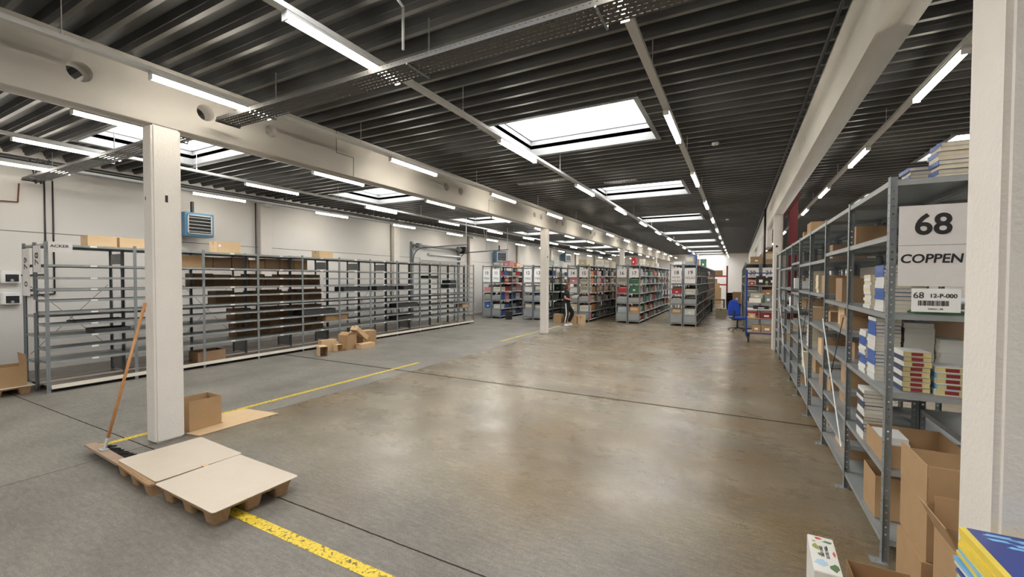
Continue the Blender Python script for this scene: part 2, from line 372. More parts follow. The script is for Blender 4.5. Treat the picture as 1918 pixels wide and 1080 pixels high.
br = beam('beam', 0.83, 1.04, [(y, 3.93, .06) for y in (7.5, 8.1, 12.4, 13.0, 14.6, 18.2, 18.8, 24, 24.6, 30.5, 36)], mat('brightened_beam_paint', (0.74, 0.71, 0.655), 0.6, var=0.05, vscale=3, bump=0.15, bscale=90))  # beam paint lightened in colour to stand in for missing light
beam('beam', 7.6, 7.85, [(y, 3.93, .07) for y in (5, 12)])
jt = MB(); x = -5.829     # stepped joint in the beam
def onx(px, py, X):
    d = fwd + r_ * ((px - 959) / FPX) + u_ * ((540 - py) / FPX); return Vector((0, 0, CAMH)) + d * (X / d.x)
def seg(a, b, w=.012):
    jt.box(x, x + .003, min(a[0], b[0]) - w / 2, max(a[0], b[0]) + w / 2, min(a[1], b[1]) - w / 2, max(a[1], b[1]) + w / 2)
pj = [onx(630, 238, -5.83), onx(630, 286, -5.83), onx(662, 295, -5.83), onx(662, 322, -5.83)]
ya, yb = (pj[0].y + pj[1].y) / 2, (pj[2].y + pj[3].y) / 2; zm = (pj[1].z + pj[2].z) / 2
seg((ya, 4.29), (ya, zm)); seg((ya, zm), (yb, zm)); seg((yb, zm), (yb, 3.64))
ya, yb = 9.5, 9.9
seg((10.0, 4.29), (10.0, 3.97), .008); seg((10.0, 3.97), (9.7, 3.97), .008); seg((9.7, 3.97), (9.7, 3.64), .008)
jt.build('beam_joint', seam_m, bl)
def column(x0, x1, y0, y1, z1=3.63):
    return struct(MB().box(x0, x1, y0, y1, 0, z1).build('column', colm_m, bevel=0.02))
cols = [column(-6.05, -5.83, y, y + .29) for y in (2.37, 13.5, 24.7, 35.9)]
colr = [column(0.83, 1.04, y, y + .29) for y in (2.165, 13.37, 24.6, 35.8)]
column(7.6, 7.85, 2.3, 2.6); column(7.6, 7.85, 13.4, 13.7)
for c, (px, py), X in ((cols[0], (312, 374), -5.83),):
    p = onx(px, py, X); MB().box(-5.831, -5.828, p.y - .014, p.y + .014, p.z - .03, p.z + .05).build('bolt_pocket', ink, c)
    MB().box(-5.99, -5.975, 2.368, 2.372, 2.78, 2.82).build('bolt_pocket', ink, c)
MB().tube((-5.832, 13.64, 2.65), (-5.828, 13.64, 2.65), .035, 12).build('bolt_pocket', ink, cols[1])
MB().tube((0.90, 13.372, 2.78), (0.90, 13.366, 2.78), .03, 12).build('bolt_pocket', ink, colr[1])

# upper wall panels beyond the second column of the east beam, dark red steel, pipe
struct(MB().box(.86, 1.0, 16.9, 19.0, 3.0, 3.64).box(.86, 1.0, 21.0, 26, 3.0, 3.64).box(.86, 1.0, 30, YN, 3.0, 3.64).build('wall_partition', wall_m))
tag(MB().box(1.16, 1.34, 13.2, 13.24, 0, 4.28).box(1.16, 1.34, 13.4, 13.44, 0, 4.28).box(1.235, 1.265, 13.24, 13.4, 0, 4.28).build('steel_post', red_m), 'dark red steel post standing behind the second white column by the racks', 'post')
tag(MB().box(1.06, 1.10, 10.6, 45, 3.66, 3.84).box(1.10, 1.15, 10.6, 45, 3.66, 3.68).build('steel_girder', red_m), 'dark red steel girder running behind the concrete beam above the racks', 'girder')
tag(MB().tube((.78, 16.8, 2.3), (.78, 16.8, 4.3), .035, 10).build('downpipe', dark_m, smooth=True), 'dark vertical pipe beside the upper wall panel beyond the second column', 'pipe')
tag(MB().tube((.76, YS, 4.28), (.76, YN, 4.28), .018, 8).build('conduit', dark_m, smooth=True), 'brown conduit running along the top edge of the concrete beam over the racks', 'pipe')

# ------------------------------------------------------------------ lighting rails and lamps
def lamp_proto():
    t = thing('linear_lamp', '', 'lamp')
    MB().box(-.034, .034, 0, 1.25, .035, .06).build('housing', rail_m, t)
    b = MB(); pr = [(-.032, .037), (-.034, .012), (-.022, -.006), (.022, -.006), (.034, .012), (.032, .037)]
    n = len(pr); vs = [(x, y, z) for y in (.012, 1.238) for x, z in pr]
    b._add(vs, [tuple(range(n)), tuple(range(n, 2 * n))[::-1]] + [(i, i + n, (i + 1) % n + n, (i + 1) % n) for i in range(n)], 0)
    b.build('diffuser', lamp_m, t)
    MB().box(-.034, .034, 0, .012, -.014, .04).build('end_cap', white_m, t); MB().box(-.034, .034, 1.238, 1.25, -.014, .04).build('end_cap', white_m, t)
    return t
TR = [(-11.55, 3.9, 'rail closest to the white wall', 13), (-9.4, 3.9, 'rail second from the white wall', 13), (-7.22, 3.9, 'rail just beyond the pierced beam', 13), (-5.25, 3.9, 'rail along the face of the pierced beam', 13),
      (-3.12, 3.9, 'rail under the middle hall rooflights', 13), (-.8, 3.9, 'rail between middle rooflights and plain beam', 13), (1.83, 4.0, 'rail over the racks past the plain beam', 13), (4.7, 4.0, 'rail under the rooflights past the racks', 7)]
lp = None
for ti, (x, z, where, n) in enumerate(TR):
    rl = thing('lighting_rail', 'long pale lamp rail, ' + where, 'rail', (x, 0, z))
    MB().box(-.038, .038, YS + .5, 44.6, .062, .105).build('trunking', rail_m, rl)
    hooks = []
    for i in range(0, 14):
        y = 1.2 + i * 3.35 - 3.35
        if ti == 3: y += .3
        MB().tube((0, y, .1), (0, y, ZC - z + .01), .004, 6).tube((0, y, .1), (0, y, .14), .012, 6).build('suspension_rod', rail_m, rl)
    ks = list(range(-2, n))
    for k in ks:
        y = 2.13 + 3.35 * k
        if y > 43: continue
        nm = ORD[k] if k >= 0 else ('hindmost' if k == -2 else 'hindmost but one')
        lab = '%s lit white strip lamp on %s' % (nm, where)
        if lp is None: lp = lamp_proto(); lp.location = (x, y, z); lp['label'] = lab; lp['group'] = 'strip lamps on the ceiling rails'
        else: dup(lp, (x, y, z), label=lab)

# ------------------------------------------------------------------ perforated cable trays
def tray_mesh(L):
    seg_ = .5; n = int(round(L / seg_)); W = .26
    holes = []
    for i in range(10):
        for j in range(5):
            cx = .025 + i * .05; cy = -W / 2 + .03 + j * .05
            if j % 2: cx = .05 * i + .008
            holes.append([(cx - .008, cy - .0045), (cx + .021, cy - .0045), (cx + .021, cy + .0045), (cx - .008, cy + .0045)])
    bot = plate('t', [(0, -W / 2), (seg_, -W / 2), (seg_, W / 2), (0, W / 2)], holes, .002, tray_m)
    sh = []
    for i in range(10):
        cx = .025 + i * .05; sh.append([(cx - .009, .026), (cx + .009, .026), (cx + .009, .032), (cx - .009, .032)])
    side = plate('t', [(0, 0), (seg_, 0), (seg_, .045), (0, .045)], sh, .002, tray_m)
    parts = []
    for i in range(n):
        parts.append((bot, Matrix.Translation((i * seg_, 0, 0))))
        for s in (-1, 1): parts.append((side, Matrix.Translation((i * seg_, s * W / 2, 0)) @ Matrix.Rotation(PI / 2, 4, 'X')))
    return merge('perforated_channel', parts, tray_m)
for (xa, L, lab, hang) in ((-5.62, 6.5, 'perforated steel cable tray crossing the middle hall under the lamp rails', (-4.9, -2.6, -.9)), (-12.4, 6.0, 'perforated steel cable tray between the pierced beam and the white wall', (-11.9, -9.2, -6.9))):
    t = thing('cable_tray', lab, 'cable tray', (xa, 3.07, 3.80)); link('perforated_channel', tray_mesh(L), t)
    for hx in hang:
        MB().tube((hx - xa, .16, -.01), (hx - xa, .16, ZC - 3.8 + .01), .007, 6).tube((hx - xa, -.15, -.015), (hx - xa, .16, -.015), .01, 6).build('hanger', zinc, t)
    MB().box(0 if xa > -6 else 0, .03, -.14, .14, -.012, .012).build('end_plate', dark_m, t)
    if xa > -6:
        MB().box(2.05, 2.25, -.135, .135, -.006, -.002).build('joint_plate', tray_m, t)
b = MB().path([(-2.85, 2.75, 4.33), (-2.62, 2.75, 4.33), (-2.62, 2.9, 4.27), (-2.62, 2.9, 3.9)], .012, 8)
tag(b.build('tray_hanger_arm', rail_m, smooth=True), 'bent pale hanger rod reaching from the ceiling down to the cable tray', 'hanger')

# smoke detectors, ceiling grilles
for x, y, w in ((-.39, 8.46, 'nearer'), (-.42, 19.35, 'further')):
    t = thing('smoke_detector', 'small round white smoke detector under the metal ceiling, the %s one' % w, 'smoke detector', (x, y, ZC), group='smoke detectors')
    MB().lathe([(.045, -.045), (.06, -.03), (.06, 0)], 16).build('sensor_head', white_m, t, smooth=True)
    MB().box(-.012, .012, -.012, .012, -.052, -.044).build('indicator', dark_m, t)
for x0, x1, y in ((-5.0, -3.55, 9.72), (-3.0, -2.2, 10.55)):
    b = MB().box(x0, x1, y, y + .012, ZC - .03, ZC - .02).box(x0, x1, y + .11, y + .122, ZC - .03, ZC - .02)
    n = int((x1 - x0) / .06)
    for i in range(n): b.box(x0 + i * .06, x0 + i * .06 + .02, y + .012, y + .11, ZC - .03, ZC - .024)
    tag(b.build('ceiling_grille', alu), 'slotted metal grille strip fixed under the dark ceiling, %s' % ('longer one beside the pierced beam' if x0 < -4 else 'shorter one beside a rooflight'), 'grille')

# ------------------------------------------------------------------ racks
def post_mesh(H, holes=True, w=.05):
    hs = [circ(.0, z, .0065, 6) for z in [0.06 + .05 * i for i in range(int((H - .08) / .05))]] if holes else []
    fl = plate('t', [(-w / 2, 0), (w / 2, 0), (w / 2, H), (-w / 2, H)], hs, .003, zinc)
    hs2 = [circ(.022, z, .0065, 6) for z in [0.085 + .05 * i for i in range(int((H - .1) / .05))]] if holes else []
    wb_ = plate('t', [(0, 0), (.042, 0), (.042, H), (0, H)], hs2, .003, zinc)
    # flange in plane X=0 (faces aisle along +-X, width on Y), web along +X
    Tf = Matrix(((0, 0, 1, 0), (1, 0, 0, 0), (0, 1, 0, 0), (0, 0, 0, 1)))
    Tw = Matrix(((1, 0, 0, 0), (0, 0, -1, 0), (0, 1, 0, 0), (0, 0, 0, 1)))
    return merge('post', [(fl, Tf), (wb_, Tw)], zinc)
POSTS = {}
def get_post(H, holes):
    k = (round(H, 2), holes)
    if k not in POSTS: POSTS[k] = post_mesh(H, holes)
    return POSTS[k]
SHELF = {}
def get_shelf(L, D, lip=.038, m=None):
    k = (round(L, 3), round(D, 3), lip, m.name if m else '')
    if k not in SHELF:
        b = MB().box(0, D, 0, L, -.003, 0)
        b.box(0, .002, 0, L, -lip, 0).box(D - .002, D, 0, L, -lip, 0).box(0, D, 0, .002, -lip, 0).box(0, D, L - .002, L, -lip, 0)
        b.box(0, .014, 0, L, -lip, -lip + .002).box(D - .014, D, 0, L, -lip, -lip + .002)
        SHELF[k] = b.mesh('shelf', m or zinc_s)
    return SHELF[k]
LBL = MB().box(-.002, .0, -.045, .045, -.032, -.004).mesh('shelf_label', white_m)
STRIP = {}
def rack(label, x0, x1, y0, nb, pitch, levels, H, face=-1, holes=True, end_panels=(), strips=None, group=None, feet=False, labels=None, base=None):
    """row of shelving; x0..x1 depth, aisle face at x0 when face=-1 else x1; levels: list per bay"""
    t = thing('shelving_rack', label, 'shelving', (x0 if face < 0 else x1, y0, 0), 0, group)
    D = x1 - x0; s = 1 if face < 0 else -1     # local +s*X goes into the depth
    pm = get_post(H, holes)
    for i in range(nb + 1):
        p = link('post', pm, t, (0, i * pitch, 0), 0 if s > 0 else PI)
        p2 = link('post', pm, t, (s * D, i * pitch, 0), PI if s > 0 else 0)
        if feet:
            MB().box(-.06, .03, -.05, .03, 0, .004).tube((-.035, -.02, 0), (-.035, -.02, .012), .007, 6).build('foot_plate', zinc_s, p)
    cnt = 0; tot = sum(len(levels[i % len(levels)]) for i in range(nb)); rest = MB()
    for i in range(nb):
        for z in levels[i % len(levels)]:
            cnt += 1
            if cnt > 100:
                yy = i * pitch + .004; xa, xb = (0.004, D - .004) if s > 0 else (-D + .004, -.004)
                rest.box(xa, xb, yy, yy + pitch - .008, z - .003, z).box(xa, xa + .002, yy, yy + pitch - .008, z - .038, z).box(xb - .002, xb, yy, yy + pitch - .008, z - .038, z)
                continue
            so = link('shelf', get_shelf(pitch - .008, D - .008), t, ((.004 if s > 0 else -D + .004), i * pitch + .004, z))
            if labels: link('shelf_label', LBL, so, (-.001, pitch / 2, 0) if s > 0 else (D - .006, pitch / 2, 0))
            elif strips:
                k = round(pitch, 3)
                if k not in STRIP:
                    bb = MB().box(-.0012, 0, .05, pitch - .1, -.022, -.016); n = 7
                    for q in range(n): bb.box(-.002, 0, .05 + q * (pitch - .15) / n, .05 + (q + .62) * (pitch - .15) / n, -.034, -.004)
                    STRIP[k] = bb.mesh('label_strip', white_m)
                link('label_strip', STRIP[k], so, (0, 0, 0) if s > 0 else (D - .006, 0, 0))
    if rest.v: rest.build('shelf', zinc_s, t)['kind'] = 'stuff'
    for (j, za, zb) in end_panels:
        MB().box(.045 if s > 0 else -D + .045, D - .045 if s > 0 else -.045, j * pitch - .006, j * pitch - .003, za, zb).build('side_panel', zinc_s, t)
    if base:
        xa, xb = (0.01, D - .01) if s > 0 else (-D + .01, -.01)
        MB().box(xa, xb, .03, nb * pitch - .03, .085, .10).build('base_board', deckb_m, t)
        xe = 0.0 if s < 0 else -.004
        MB().box(xe - .004 * s, xe + .012, .03, nb * pitch - .03, .06, .125).build('kick_board', edge_m, t)
        MB().box(xa + .05, xb - .05, .05, nb * pitch - .05, .03, .085).build('plinth', dark_m, t)
    return t
LP = 1.155
LV = [2.445, 2.11, 1.90, 1.71, 1.52, 1.32, 1.12, .92, .72, .51]
LVB = [2.445, 2.11, 1.69, 1.25, .92, .48]
rackL = rack('long empty grey shelving rack facing the open floor, with the ACKER sign', -10.43, -9.93, 2.60, 11, LP, [LV], 2.48, face=1, labels=True, base=True)
rackM = rack('long grey shelving rack standing behind the empty one with the sign', -10.95, -10.45, 2.60, 11, LP, [LVB], 2.48, face=1, base=True, end_panels=[(i, 2.15, 2.35) for i in (1, 5, 6, 7)] + [(i, .13, .40) for i in (1, 3, 4, 5, 6, 8)])
for par, xx in ((rackM, -.49),):
    for bi in (0, 2, 6, 8):
        b = MB().tube((xx, bi * LP + .05, .55), (xx, bi * LP + LP - .05, 1.75), .004, 6).tube((xx, bi * LP + .05, 1.75), (xx, bi * LP + LP - .05, .55), .004, 6)
        b.build('cross_brace', dark_m, par)
L12 = [2.56, 2.20, 1.675, 1.15, .625, .15]; Lb2 = [2.56, 2.20, 1.675, 1.42, 1.15, .88, .63, .39, .15]; Lb3 = [2.56, 2.14, 1.73, 1.32, .93, .53, .15]
RP = 1.165
rack68 = rack('grey metal shelving rack with the numbered COPPEN sign on its end', .88, 1.38, 3.69, 8, RP, [L12, Lb2, Lb3, Lb3, Lb2, Lb3, Lb3, Lb2], 2.58, feet=True)
rack69 = rack('grey metal shelving rack back to back behind the COPPEN rack', 1.39, 1.89, 3.69, 8, RP, [[2.56, 2.14, 1.73, 1.25, .8, .15], Lb3], 2.58, face=1)
for (bi, z0, z1, m_) in ((1, 1.45, .35, white_m), (3, 1.5, .4, white_m), (6, 1.5, .5, white_m)):
    MB().path([(-.012, bi * RP + RP - .02, z0), (-.012, bi * RP + .05, z1)], .007, 8).build('brace_rod', white_m, rack68)
    MB().path([(-.008, bi * RP + .1, z0 + .1), (-.008, bi * RP + RP * .6, z1 + .5)], .004, 6).build('brace_rod', dark_m, rack68)
ML = [2.5, 2.05, 1.70, 1.30, .88, .47, .12]
PAIRS = [(10, -10.95, 17.65, 6), (12, -8.85, 17.85, 6), (14, -6.78, 18.15, 8), (16, -4.68, 18.5, 10), (18, -2.47, 18.5, 13), (20, .22, 18.2, 12), (22, 2.35, 17.6, 8)]
ROW = {}
for n, x, y, nb in PAIRS:
    nb2 = nb
    ROW[n] = rack('double-sided shelving row number %s, seen from its end' % NUM[n], x, x + .5, y, nb, LP, [ML], 2.53, face=-1, holes=False, strips=(n > 17), end_panels=[(0, .9, 1.1), (0, .14, .42)])
    ROW[n + 1] = rack('double-sided shelving row number %s, seen from its end' % NUM[n + 1], x + .52, x + 1.02, y, nb, LP, [ML], 2.53, face=1, holes=False, strips=True, end_panels=[(0, .9, 1.1), (0, .14, .42)])

# ------------------------------------------------------------------ signs
def sign(label, x, y, z, w, h, lines, cat='sign', rz=0, m=None, group=None):
    s = tag(MB().box(-w / 2, w / 2, -.0015, .0015, 0, h).build('rack_sign', m or paper_m, None, (x, y, z), rz), label, cat, group)
    for (txt, size, tx, tz, kw) in lines: sign_text(s, txt, size, tx, tz, **kw)
    return s
BIG = dict(bold=.004)
s68 = sign('large laminated sign reading 68 COPPEN on the end of the rack', 1.105, 3.672, 1.86, .355, .52, [('68', .185, -.01, .39, dict(bold=.004)), ('COPPEN', .079, -.018, .175, dict(bold=.0016, shear=.12))])
MB().box(-.177, .177, -.0025, -.0015, .262, .265).build('fold_line', zinc, s68)
sb = sign('small white label with a barcode under the large rack sign', 1.115, 3.668, 1.695, .235, .15, [('68', .055, -.083, .105, dict(bold=0)), ('12-P-000', .036, .035, .103, dict(bold=.0006)), ('Sektor : 56', .016, .0, .02, {})], m=white_m)
bc = MB(); xx = -.085
while xx < .06:
    w = random.choice([.0012, .002, .0032]); bc.box(xx, xx + w, -.0028, -.0016, .04, .073); xx += w + random.choice([.0012, .0018, .003])
bc.build('barcode', ink, sb)
sign('white paper sign reading ACKER hanging on the empty rack', -9.915, 2.765, 2.31, .29, .17, [('ACKER', .062, -.01, .10, dict(bold=.001, sx=1.15))], rz=PI / 2)
def vsign(label, x, z, w, h, txts):
    s = tag(MB().box(-w / 2, w / 2, -.0015, .0015, 0, h).build('rack_sign', paper_m, None, (x, 2.57, z)), label, 'sign')
    for t, size, tz in txts:
        o = link('lettering', text_mesh(t, size, bold=.002), s, (0, -.003, tz)); o.rotation_euler = (PI / 2, -PI / 2, 0)
    return s
vsign('upright white sign turned sideways reading 78 on the empty rack end', -10.22, 1.98, .34, .44, [('78', .22, .22)])
vsign('tall upright white sign turned sideways reading 79 on the rear rack end', -10.74, 1.58, .34, .80, [('79', .22, .55), ('0', .2, .2)])
vsign('small white paper strip under the sideways number sign', -10.38, 1.30, .1, .22, [])
for n, x, y, nb in PAIRS:
    for k in (0, 1):
        nn = n + k; xc = x + .25 + .52 * k
        big = nn in (10, 11, 12, 13, 18, 19)
        h = .62 if big else .36; z = 2.33 - h - (.0 if not big else -.02)
        ls = [(str(nn), .21, 0, h - .19, dict(bold=.003))]
        if nn in (10, 11, 12, 13): ls.append(('TYROL', .12, 0, .17, dict(bold=.001, sx=.85)))
        if nn == 18: ls += [('BOHEM', .10, 0, .24, dict(sx=.9)), ('HÖLZLE', .10, 0, .10, dict(sx=.9))]
        if nn == 19: ls.append(('HÖLZLE', .12, 0, .22, dict(sx=.85)))
        if nn in (20,): ls.append(('COPP', .08, 0, .05, {}))
        sign('white paper sign with the number %s on the end of its shelving row' % NUM[nn], xc, y - .035, z, .40, h, ls, m=white_m if nn < 14 else None)
sign('wide paper sign reading COPPENRATH hanging from a far shelf edge', 2.86, 17.53, 1.66, 1.0, .30, [('COPPENRATH', .15, 0, .17, dict(bold=.001, shear=.15))])

# ------------------------------------------------------------------ goods: cartons, boxes, books
def carton(label, loc, w, d, h, rz=0, m=None, open_=False, flaps=(1, 1, 1, 1), tape=True, name='cardboard_carton', ang=None, group=None, cat='box', tm=None):
    """w along local X, d along local Y; origin at base centre"""
    m = m or card; t = .004
    if not open_:
        b = MB().box(-w / 2, w / 2, -d / 2, d / 2, 0, h - .004)
        g = .0015
        b.box(-w / 2, -g, -d / 2, d / 2, h - .004, h).box(g, w / 2, -d / 2, d / 2, h - .004, h)
        o = b.build(name, m, None, loc, rz); tag(o, label, cat, group)
        if tape: MB().box(-.024, .024, -d / 2 - .001, d / 2 + .001, h, h + .0008).box(-.024, .024, -d / 2 - .0012, -d / 2 - .0004, h * .7, h).box(-.024, .024, d / 2 + .0004, d / 2 + .0012, h * .7, h).build('tape', tm or tape_m, o)
        return o
    b = MB().box(-w / 2, w / 2, -d / 2, d / 2, 0, t).box(-w / 2, -w / 2 + t, -d / 2, d / 2, t, h).box(w / 2 - t, w / 2, -d / 2, d / 2, t, h).box(-w / 2 + t, w / 2 - t, -d / 2, -d / 2 + t, t, h).box(-w / 2 + t, w / 2 - t, d / 2 - t, d / 2, t, h)
    o = b.build(name, m, None, loc, rz); tag(o, label, cat, group)
    an = ang or (70, 70, 70, 70); fl = min(w, d) * .48
    for i, (px, py, L, ax, sg) in enumerate(((0, -d / 2, w, 'X', 1), (w / 2, 0, d, 'Y', 1), (0, d / 2, w, 'X', -1), (-w / 2, 0, d, 'Y', -1))):
        if not flaps[i]: continue
        f = MB().box(-L / 2 + .003, L / 2 - .003, -.002, .002, 0, fl).build('flap', m, o, (px, py, h))
        # flap stands up (0) and folds outward by its angle
        if ax == 'X': f.rotation_euler = (R(an[i]) * sg, 0, 0)
        else: f.rotation_euler = (0, R(an[i]) * sg, PI / 2)
        if ax == 'Y': f.rotation_euler = Matrix.Rotation(R(an[i]) * sg, 3, 'Y').to_4x4().to_3x3().__matmul__(Matrix.Rotation(PI / 2, 3, 'Z')).to_euler()
    return o

BK = {}
def book(label, loc, w, d, h, rz, cov, pg=None, spine='-x', group='books', band=None):
    """lying book: w along X, d along Y, h thick; the spine side named"""
    k = (round(w, 3), round(d, 3), round(h, 3), cov.name, (pg or pages).name, spine, band.name if band else '')
    if k not in BK:
        t = .0012 if h < .02 else .0022
        c = MB().box(-w / 2, w / 2, -d / 2, d / 2, 0, t).box(-w / 2, w / 2, -d / 2, d / 2, h - t, h)
        if spine == '-x': c.box(-w / 2, -w / 2 + t, -d / 2, d / 2, t, h - t)
        if spine == '-y': c.box(-w / 2, w / 2, -d / 2, -d / 2 + t, t, h - t)
        if spine == '+y': c.box(-w / 2, w / 2, d / 2 - t, d / 2, t, h - t)
        i = .003; a = -w / 2 + (t if spine == '-x' else i); e = -d / 2 + (t if spine == '-y' else i); g = d / 2 - (t if spine == '+y' else i)
        p = MB().box(a, w / 2 - i, e, g, t, h - t)
        q = None
        if band:
            q = MB().box(-w / 2 + w * .3, w / 2 - w * .3, -d / 2 - .0006, -d / 2 + .002, h * .2, h * .8).mesh('spine_title', band)
        BK[k] = (c.mesh('book', cov), p.mesh('page_block', pg or pages), q)
    c, p, q = BK[k]
    o = link('book', c, None, loc, rz); tag(o, label, 'book', group); link('page_block', p, o)
    if q: link('spine_title', q, o)
    return o
def stack(where, x, y, z, w, d, hs, covs, pg=None, spine='-x', jit=.004, rz=0, group=None, band=None, desc=None):
    zz = z + .0005; N = int(hs[0]); H = [hs[1]] * N
    for i in range(N):
        c = covs[i % len(covs)]; cw = desc[i % len(desc)] if desc else 'paperback book'
        fromtop = N - i - 1
        pos = 'topmost' if fromtop == 0 else ORD[min(fromtop, 28)] + ' from top'
        book('%s, %s, %s' % (cw, pos, where), (x + random.uniform(-jit, jit), y + random.uniform(-jit, jit), zz), w, d, H[i], rz + random.uniform(-.02, .02) * (jit > 0), c, pg, spine, group or 'books in ' + where, band)
        zz += H[i] + .0004
    return zz
cw_white = mat('cover_white', (0.72, 0.72, 0.70), .4); cw_blue = mat('cover_blue', (0.04, 0.12, 0.42), .35); cw_navy = mat('cover_navy', (0.02, 0.035, 0.10), .35)
cw_cream = mat('cover_cream', (0.70, 0.62, 0.45), .5); cw_black = mat('cover_black', (0.02, 0.02, 0.022), .35); cw_yel = mat('cover_yellow', (0.78, 0.60, 0.07), .35)
cw_sky = mat('cover_sky_blue', (0.20, 0.48, 0.80), .35); cw_tan = mat('cover_tan', (0.55, 0.44, 0.20), .5); cw_lime = mat('cover_straw', (0.66, 0.54, 0.22), .5)
cw_maroon = mat('title_maroon', (0.22, 0.02, 0.03), .5)
# rack 68, first bay, shelf at 1.15
S1 = 1.15; S2 = 1.675; S3 = 2.56
stack('taller straw-edged stack on middle shelf', 1.06, 3.86, S1, .145, .2, [8, .0335], [cw_navy, cw_white], mat('straw_pages', (0.62, 0.52, 0.24), .7), '-x', .004, band=cw_maroon, desc=['navy hardback with straw edges', 'white hardback with straw edges'])
stack('shorter straw-edged stack on middle shelf', 1.235, 3.86, S1, .165, .21, [5, .036], [cw_white, cw_sky], MATS['straw_pages'], '-x', .004, band=cw_maroon, desc=['white-backed hardback', 'sky-blue hardback'])
stack('tall blue-white stack at middle shelf front', .985, 4.18, S1, .15, .21, [17, .027], [cw_white] * 4 + [cw_blue] * 4, pagew, '-x', .003, desc=['white paperback'] * 4 + ['blue paperback'] * 4)
stack('lower blue stack behind the tall blue-white one', .975, 4.42, S1, .14, .2, [14, .024], [cw_white] * 3 + [cw_blue] * 3, pagew, '-x', .006, desc=['white-spined book'] * 3 + ['blue-spined book'] * 3)
stack('thick grey-edged stack on middle shelf', 1.16, 4.20, S1, .165, .21, [12, .036], [cw_white], pagew, '-y', .003, desc=['grey-edged white book'])
stack('white-edged stack at middle shelf rear', 1.313, 4.12, S1, .125, .2, [11, .030], [cw_white], pagew, '-y', .005, desc=['white-edged book'])
# shelf at 1.675
stack('corner stack on the upper shelf', .985, 4.0, S2, .15, .21, [12, .027], [cw_white] * 3 + [cw_blue] * 3, pages, '-x', .003, desc=['white-covered book'] * 3 + ['blue-covered book'] * 3)
stack('cream stack mid upper shelf', 1.01, 4.40, S2, .17, .21, [10, .026], [cw_white, cw_cream], pages, '-x', .008, desc=['white-covered book', 'cream book'])
stack('cream stack at upper shelf rear', 1.19, 4.42, S2, .16, .21, [11, .025], [cw_cream, cw_white], pages, '-x', .006, desc=['cream book', 'white book'])
tag(MB().box(-.15, .15, -.12, .12, 0, .012).box(-.14, .14, -.11, .11, .012, .016).build('paper_folder', mat('folder_green', (.05, .16, .06), .5), None, (1.19, 3.87, S2 + .0005)), 'thin green folder lying flat under the barcode label on the upper shelf', 'folder')
# top of the rack
stack('taller stack on top of the rack', 1.27, 3.88, 2.565, .23, .17, [8, .029], [cw_cream, cw_blue], pages, '-x', .008, desc=['thick cream book', 'thick blue-spined book'])
stack('lower stack on top of the rack', 1.02 + .13, 4.12, 2.565, .16, .2, [5, .026], [cw_blue, cw_cream], pages, '-x', .01, desc=['blue-spined book', 'cream book'])
# lower shelf .625 : dark stack + box
stack('navy and white stack on lower shelf', .975, 4.42, .625, .15, .22, [13, .030], [cw_white, cw_white, cw_navy, cw_navy, cw_white, cw_black], pagew, '-x', .004, desc=['white book', 'white book', 'navy book', 'navy book', 'white book', 'black book'])
carton('wide open brown carton holding white books on the lower shelf of the COPPEN rack', (1.115, 3.98, .628), .42, .50, .155, m=card, open_=True, flaps=(0, 0, 0, 0), tape=False)
stack('the wide open carton on lower shelf', 1.0, 4.05, .634, .16, .24, [4, .035], [cw_white], pagew, '-y', .004, desc=['white book'])
carton('upright brown carton open at the top on the bottom shelf of the COPPEN rack', (1.02, 4.15, .155), .22, .32, .31, m=card, open_=True, flaps=(0, 0, 0, 0))
carton('brown carton at the back of the bottom shelf of the COPPEN rack', (1.27, 4.4, .155), .2, .5, .3, m=card_d)
# goods in the other bays of the COPPEN rack
Bb = [L12, Lb2, Lb3, Lb3, Lb2, Lb3, Lb3, Lb2]
def bayy(i): return 3.69 + i * RP
it = [(1, 2.20, .35, .2, card, 'brown'), (1, 1.675, .62, .24, card_d, 'dark brown'), (1, 1.42, .4, .12, card, 'brown'), (1, 1.42, .8, .2, card_l, 'tan'), (1, 1.15, .35, .15, card_d, 'dark brown'), (1, .88, .3, .22, card, 'brown'), (1, .63, .7, .2, card, 'brown'), (1, .39, .3, .2, card_d, 'dark brown'), (1, .15, .5, .2, card, 'brown'), (1, .15, .9, .2, card_l, 'tan'),
      (2, 2.14, .5, .18, card_d, 'dark brown'), (2, 1.73, .4, .22, card, 'brown'), (2, 1.32, .3, .2, card, 'brown'), (2, .93, .35, .24, card, 'brown'), (2, .93, .85, .2, card_l, 'tan'), (2, .53, .3, .2, card, 'brown'), (2, .53, .75, .22, card_d, 'dark brown'), (2, .15, .4, .2, card, 'brown'),
      (3, 1.73, .6, .2, card, 'brown'), (3, 1.32, .4, .18, card_l, 'tan'), (3, .53, .5, .22, card, 'brown'), (3, .15, .7, .2, card_d, 'dark brown'), (4, 1.42, .5, .15, card_l, 'tan'), (4, .63, .5, .15, card_d, 'dark brown'), (4, .15, .4, .15, card_l, 'tan'), (5, .93, .5, .2, card_l, 'tan'), (5, 1.73, .4, .2, white_m, 'white'), (6, 1.32, .4, .2, white_m, 'white'), (6, .53, .5, .2, card_l, 'tan'), (7, 1.42, .5, .15, white_m, 'white')]
for (i, z, fy, h, m_, cn) in it:
    lv = sorted(Bb[i]).index(z); dd = random.uniform(.24, .34)
    carton('%s carton on the %s shelf up in the %s bay of the COPPEN rack' % (cn, ORD[lv], ORD[i]), (1.12 + random.uniform(-.03, .05), bayy(i) + .08 + fy * .85, z + .001), random.uniform(.26, .36), dd, h, m=m_, group='cartons on the shelves of the COPPEN rack')
